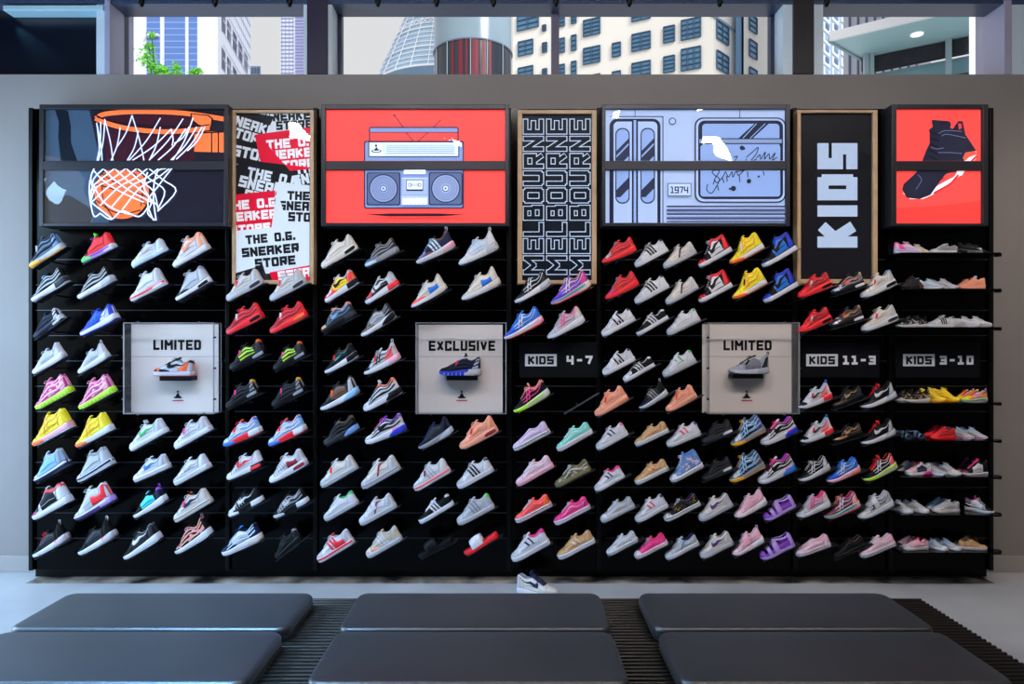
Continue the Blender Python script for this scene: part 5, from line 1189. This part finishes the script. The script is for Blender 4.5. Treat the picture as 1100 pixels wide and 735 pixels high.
D3 722 573 885 490 runner lp clear grv:pk bub:W xs:pk tab:lp col:lp wav:pk mg:lp | pale pink sneaker with chunky clear sole
D3 870 592 1045 510 sandal lpu lpu | purple kids sandal with open sides
E1 38 395 213 325 max red red wav:dr tag:W air:k mg:r lac:r lin:dr sw:dr | all red air cushioned sneaker
E1 212 380 385 325 max dg k wav:g tag:red vamp:lil sw:or_ toe:ice air:W ht:gold hc:br lac:k | dark patterned sneaker with red tag
E1 372 395 550 315 max warm W air:k tag:red mg:cream hc:w sw:w ht:lb | off white air cushioned sneaker with red tag
E1 45 577 213 505 max red red wav:dr tag:W air:k mg:r lac:r lin:dr sw:dr | all red air cushioned sneaker
E1 205 553 380 500 max dg k wav:br tag:red vamp:lil sw:gold toe:ice air:W ht:gold lac:k | dark patterned sneaker with red tag
E1 375 570 560 500 max warm W air:dg tag:red mg:cream hc:w sw:w | off white air cushioned sneaker with red tag
E2 45 390 215 325 sock W W hp:coral col:lb tab:blue toe:k tag:red ton:W hs:red sw:k ax:lg | white sneaker with coral heel and blue collar
E2 220 385 380 325 max k k wav:dg mg:br hc:dg sw:gold lac:dg | black and bronze sneaker
E2 370 388 550 320 sock k W mg:dg bub:lg hc:lg col:k sw:W hs:g tt:red lac:r | black runner with pale grey sole
E2 52 570 220 505 sock W W hp:coral col:lb tab:blue toe:k tag:red ton:W hs:red sw:k ax:lg | white sneaker with coral heel and blue collar
E2 222 567 375 520 max k k wav:br mg:tan hc:dg sw:gold lac:dg | black and bronze sneaker
E2 370 577 545 515 sock k W mg:dg bub:lg hc:lg col:k sw:W hs:g tt:red lac:r | black runner with pale grey sole
E3 42 183 203 110 runner k W ax:W mg:dg hc:W hs:w lac:W col:w | black runner with white crossed lines
E3 190 190 362 120 runner blue W ax:W out:red mid:pk hc:blue hs:sal lac:blue mg:roy | bright blue runner with pink sole edge
E3 383 183 555 100 runner k W ax:W eye:red ank:k ts:neon mid:neon col:coral hc:coral out:neon lac:red tt:red | black and coral runner with yellow sole
E3 32 373 205 300 runner lg W ax:hp col:hp mg:w hc:warm lac:w lin:hp | pale grey runner with pink crossed lines
E3 178 380 360 305 runner mar W ax:W mid:teal ank:pur col:hp hs:pk mg:br lac:sal hc:sal out:r | maroon and pink runner with teal sole band
E3 355 380 538 300 runner lg W ax:nav mg:warm hc:w lac:w xs:W ton:w out:sb | pale grey runner with navy crossed lines
E3 25 572 205 510 slipon lp W chk:pk fox:sb col:pk hc:lp | pale pink slip on canvas shoe
E3 222 583 385 510 skate kk kk wv:dg fox:dg col:br lac:k | plain black canvas shoe
E3 362 578 545 505 skate lp W wv:W chk:g fox:pk lac:W hc:pk | pale pink canvas shoe with checkered sole
'''
CC = [('basketball picture', [55, 105, 160, 208]), ('collage poster', [265, 310]), ('boombox picture', [365, 410, 465, 515]), ('outlined poster', [575, 615]), ('train picture', [665, 700, 735, 770, 805, 838]), ('kids poster', [875, 910, 945])]
ORD = 'first second third fourth fifth sixth seventh eighth ninth tenth eleventh'.split()
YS = 4.585
rows_ = []
for ln in TBL.strip().splitlines():
    a, desc = ln.split(' | '); f = a.split()
    cr = 'B1' if f[0] == 'C0' else f[0]
    ox_, oy_ = CR[cr[0]], CY[cr[1]]
    tx_, ty_, hx_, hy_ = [float(v) for v in f[1:5]]
    tx_, hx_ = ox_ + tx_ / 4.9, ox_ + hx_ / 4.9; ty_, hy_ = oy_ + ty_ / 4.9, oy_ + hy_ / 4.9
    cx = (tx_ + hx_) / 2
    bi, ci = min(((b, c) for b in range(6) for c in range(len(CC[b][1]))), key=lambda q: abs(CC[q[0]][1][q[1]] - cx))
    rows_.append(dict(t=(tx_, ty_), h=(hx_, hy_), ty=f[5], main=f[6], sole=f[7], acc=' '.join(f[8:]), desc=desc.strip(), b=bi, c=ci))
for r in rows_:
    same = sorted([q for q in rows_ if (q['b'], q['c']) == (r['b'], r['c'])], key=lambda q: q['t'][1]); k = same.index(r)
    pos = 'top of' if k == 0 else 'bottom of' if k == len(same) - 1 else ORD[k] + ' in'
    r['label'] = '%s, %s %s column below %s' % (r['desc'], pos, ORD[r['c']], CC[r['b']][0])
    cands = [r]
plate = MB().box(-.118, .155, -.034, .034, -.0075, -.0035, .001).mesh('shoe_plate')
for r in rows_:
    a, b = P(*r['t'], YS), P(*r['h'], YS); d = b - a; ang = math.atan2(d.z, d.x) ; L = d.length
    ang -= radians(.5); sc = L / (LEN + .008)
    u = Vector((cos(ang), 0, sin(ang))); n = Vector((-sin(ang), 0, cos(ang)))
    c = a + u * L * .5 - n * .006 * sc
    shoe(r['ty'], r['main'], r['sole'], r['acc'], r['label'], c, -ang, 0, sc, 'sneakers angled on the shelves below the ' + CC[r['b']][0])
    bay = BAY[r['b']]; m = MB()
    o = link('angled_shoe_shelf', plate, M_FRAME, bay); o.location = c - Vector(bay.location); o.rotation_euler = (0, -ang, 0)
    q = c - n * .010 - u * .01
    o = MB().tube([q - Vector(bay.location), Vector((q.x, YB - .0008, q.z - .004)) - Vector(bay.location)], .006, 8).build('shelf_arm', M_FRAME, bay, True)
# the one empty shelf
for (tx_, ty_, hx_, hy_) in ((605.5, 444, 638, 424.5),):
    a, b = P(tx_, ty_, YS), P(hx_, hy_, YS); d = b - a; ang = math.atan2(d.z, d.x); c = (a + b) / 2; bay = BAY[3]
    o = link('angled_shoe_shelf', plate, mat('55565c', .35, .4), bay); o.location = c - Vector(bay.location); o.rotation_euler = (0, -ang, 0)
    q = c - Vector((0, 0, .012)); o = MB().tube([q - Vector(bay.location), Vector((q.x, YB - .0008, q.z)) - Vector(bay.location)], .006, 8).build('shelf_arm', M_FRAME, bay, True)

# ---- pairs on the flat shelves: shelf, x, distance, turn (0 toe to the left, 90 toe to the viewer, 180 toe to the right)
SHN = ['top flat shelf', 'second flat shelf', 'third flat shelf', 'flat shelf under size sign', 'fifth flat shelf', 'sixth flat shelf', 'seventh flat shelf', 'bottom flat shelf']
FL = '''
0 975 4.58 176 .64 runner lil W hp:hp ank:hp eye:W vamp:warm lac:W mid:lpu | lilac sneaker with pink heel, left end
0 987 4.68 170 .62 runner beige W hp:hp vamp:warm lac:W | beige sneaker behind the pink heeled one, left end
0 1013 4.58 4 .66 skate g W lac:W ton:W toe:lg fox:w | grey sneaker with white bow laces, centre
0 1026 4.68 10 .62 skate g W lac:W toe:lg | grey sneaker behind another grey one, centre
0 1042 4.58 178 .58 sock k W mid:k hs:k sw:dg | black sneaker with white sole, front right
0 1050 4.68 172 .6 sock k k sw:W | black sneaker behind the white soled one, right
1 977 4.6 20 .6 mid dg k ank:k col:g | dark grey sneaker, left end
1 986 4.66 160 .56 mid dr k wav:k mg:br | dark red and black sneaker, beside the grey one
1 1000 4.61 128 .6 runner ice W mg:w hc:lg | pale grey sneaker, left of the grey pair
1 1015 4.61 128 .6 runner w W mg:lg hc:lg | pale grey sneaker, right of the grey pair
1 1044 4.58 3 .64 runner sal sal wav:peach mg:peach lac:sal tt:W | salmon sneaker, front of the right pair
1 1036 4.68 12 .62 runner sal peach wav:peach lac:sal | salmon sneaker, back of the right pair
2 974 4.6 14 .62 sock k W blot:w mg:dg | black sneaker with white sole, front left
2 984 4.67 20 .62 sock k W blot:g mg:dg | black sneaker with white sole, behind the front left one
2 1010 4.58 4 .66 court W W st:k ht:k toe:w | white sneaker with black stripes, centre
2 1020 4.68 8 .62 court W W st:k ht:k | white striped sneaker tucked behind its twin, centre
2 1038 4.61 130 .62 court W w mg:w eye:lg | white sneaker, left of the right pair
2 1050 4.61 130 .62 court W w mg:w eye:lg | white sneaker, right end
3 969 4.66 12 .6 sock k W blot:gold mg:warm toe:warm | black floral sneaker with white sole, behind left
3 985 4.59 8 .64 sock k W blot:gold spot:w | black floral sneaker with white sole, front left
3 1002 4.61 128 .62 mid y yo hc:y lac:y wav:yo | yellow sneaker, left of the yellow pair
3 1016 4.61 128 .62 mid y yo hc:y lac:y wav:yo | yellow sneaker, right of the yellow pair
3 1046 4.58 6 .66 runner y W wav:red eye:red q:W mid:gr ank:roy tab:W lac:or_ hs:w | yellow and red sneaker with green sole band, right
3 1036 4.68 16 .6 runner y W wav:red eye:red q:W mid:gr ank:roy tab:W lac:or_ | yellow and red sneaker, behind its twin
4 970 4.61 120 .5 sandal st dg | dark blue sandal, leftmost
4 984 4.61 120 .5 sandal st dg | dark blue sandal, second from left
4 1012 4.58 4 .64 max red red wav:dr mg:r lac:r lin:dr | all red sneaker, front of the red pair
4 1004 4.68 14 .62 max red red wav:dr mg:r lac:r lin:dr | all red sneaker, back of the red pair
4 1032 4.61 128 .6 runner w W ank:lb mid:mg hc:lb lac:lb | white and blue sneaker with magenta band, left of pair
4 1046 4.61 128 .6 runner w W ank:lb mid:mg hc:lb lac:lb | white and blue sneaker with magenta band, right of pair
5 972 4.68 14 .62 max lg k ank:lpu wav:g q:sb | grey lilac sneaker, behind left
5 986 4.59 6 .66 max W W vamp:pk ank:W hs:hp bub:mg q:nav lac:r | white and pink sneaker with magenta heel, front
5 1002 4.61 126 .62 runner lg W ank:sb vamp:w mg:w | pale grey sneaker, left of the grey pair
5 1018 4.61 126 .62 runner w W ank:sb vamp:warm mg:warm | pale grey sneaker, right of the grey pair
5 1046 4.58 2 .66 mid k W ton:hp tt:hp q:W toe:mar tab:mar mid:W lac:hp | black and white sneaker with pink tongue, right
5 1036 4.68 16 .6 mid k W ton:mar tt:mar toe:mar lac:mar | black and pink sneaker, behind right
6 967 4.61 122 .62 court w W ht:nav ank:sb mg:W | white sneaker with blue heel, leftmost
6 984 4.61 122 .62 court w W ht:nav ank:sb mg:W | white sneaker with blue heel, second from left
6 1016 4.59 6 .68 court w W mg:warm hc:w | off white sneaker, front of the centre pair
6 1006 4.68 18 .64 court lb w mg:sb hc:lg | pale blue grey sneaker, back of the centre pair
6 1052 4.6 130 .62 mid k W ank:hp tt:hp q:W hs:W wav:W lac:W | black white and pink sneaker, right end
7 983 4.59 8 .66 skate lp W strap:pk col:red tt:red toe:W | pink strapped sneaker with red lining, front left
7 974 4.68 16 .6 skate lp W strap:pk col:red | pink strapped sneaker, behind left
7 1004 4.61 126 .6 skate w W ank:sb st:lb toe:W | white and grey sneaker, left of the white pair
7 1018 4.61 126 .6 skate w W ank:sb st:lb toe:W | white and grey sneaker, right of the white pair
7 1045 4.59 172 .64 skate tan W eye:gold toe:gold mg:gold lac:gold | gold sneaker with bow, front right
7 1038 4.68 12 .62 skate br W eye:tan mg:tan lac:tan | bronze brown sneaker, behind the gold one
'''
for ln in FL.strip().splitlines():
    a, desc = ln.split(' | '); f = a.split(); k = int(f[0]); sc = float(f[4]) ; yaw = float(f[3])
    z = P(0, FLATY[k], 4.62).z
    x = P(float(f[1]), 0, float(f[2])).x
    shoe(f[5], f[6], f[7], ' '.join(f[8:]), desc.strip() + ', ' + SHN[k] , (x, float(f[2]), z + .0006), 0, radians(yaw), sc * .93, 'small pairs on the flat shelves')

# ---- shoes in the clear cases and the stray one on the floor
def case_shoe(x0, x1, z, ty, main, sole, acc, label):
    Y = 4.662; sc = (x1 - x0) * Y / F / LEN; c = P((x0 + x1) / 2, 0, Y); shoe(ty, main, sole, acc, label, (c.x, Y, z + .0006), 0, 0, sc)
case_shoe(166, 208.5, ZS1, 'court', 'W', 'W', 'sw:k toe:or_ mg:k hp:or_ eye:k ton:k lac:k out:red ht:k tag:k', 'orange black and white low sneaker on the small shelf in the first LIMITED case')
case_shoe(472.5, 516.5, ZS2, 'max', 'k', 'roy', 'vamp:k wav:nav eye:W hs:W bub:cream tag:red hc:lg tt:k grv:W lac:W', 'black sneaker with blue and cream sole in the EXCLUSIVE case')
case_shoe(783, 825, ZS3, 'sock', 'lg', 'W', 'spot:k q:g out:k lac:k tab:k hc:dg ton:k hs:w tag:k', 'grey black speckled sneaker on the small shelf in the second LIMITED case')
c = P(577, 0, 4.46)
shoe('court', 'warm', 'W', 'sw:nav eye:nav ton:nav tt:nav lac:nav hc:w mg:w', 'stray white sneaker with navy laces standing on the floor behind the middle cushion', (c.x, 4.46, .0006), 0, radians(150), 1.0)
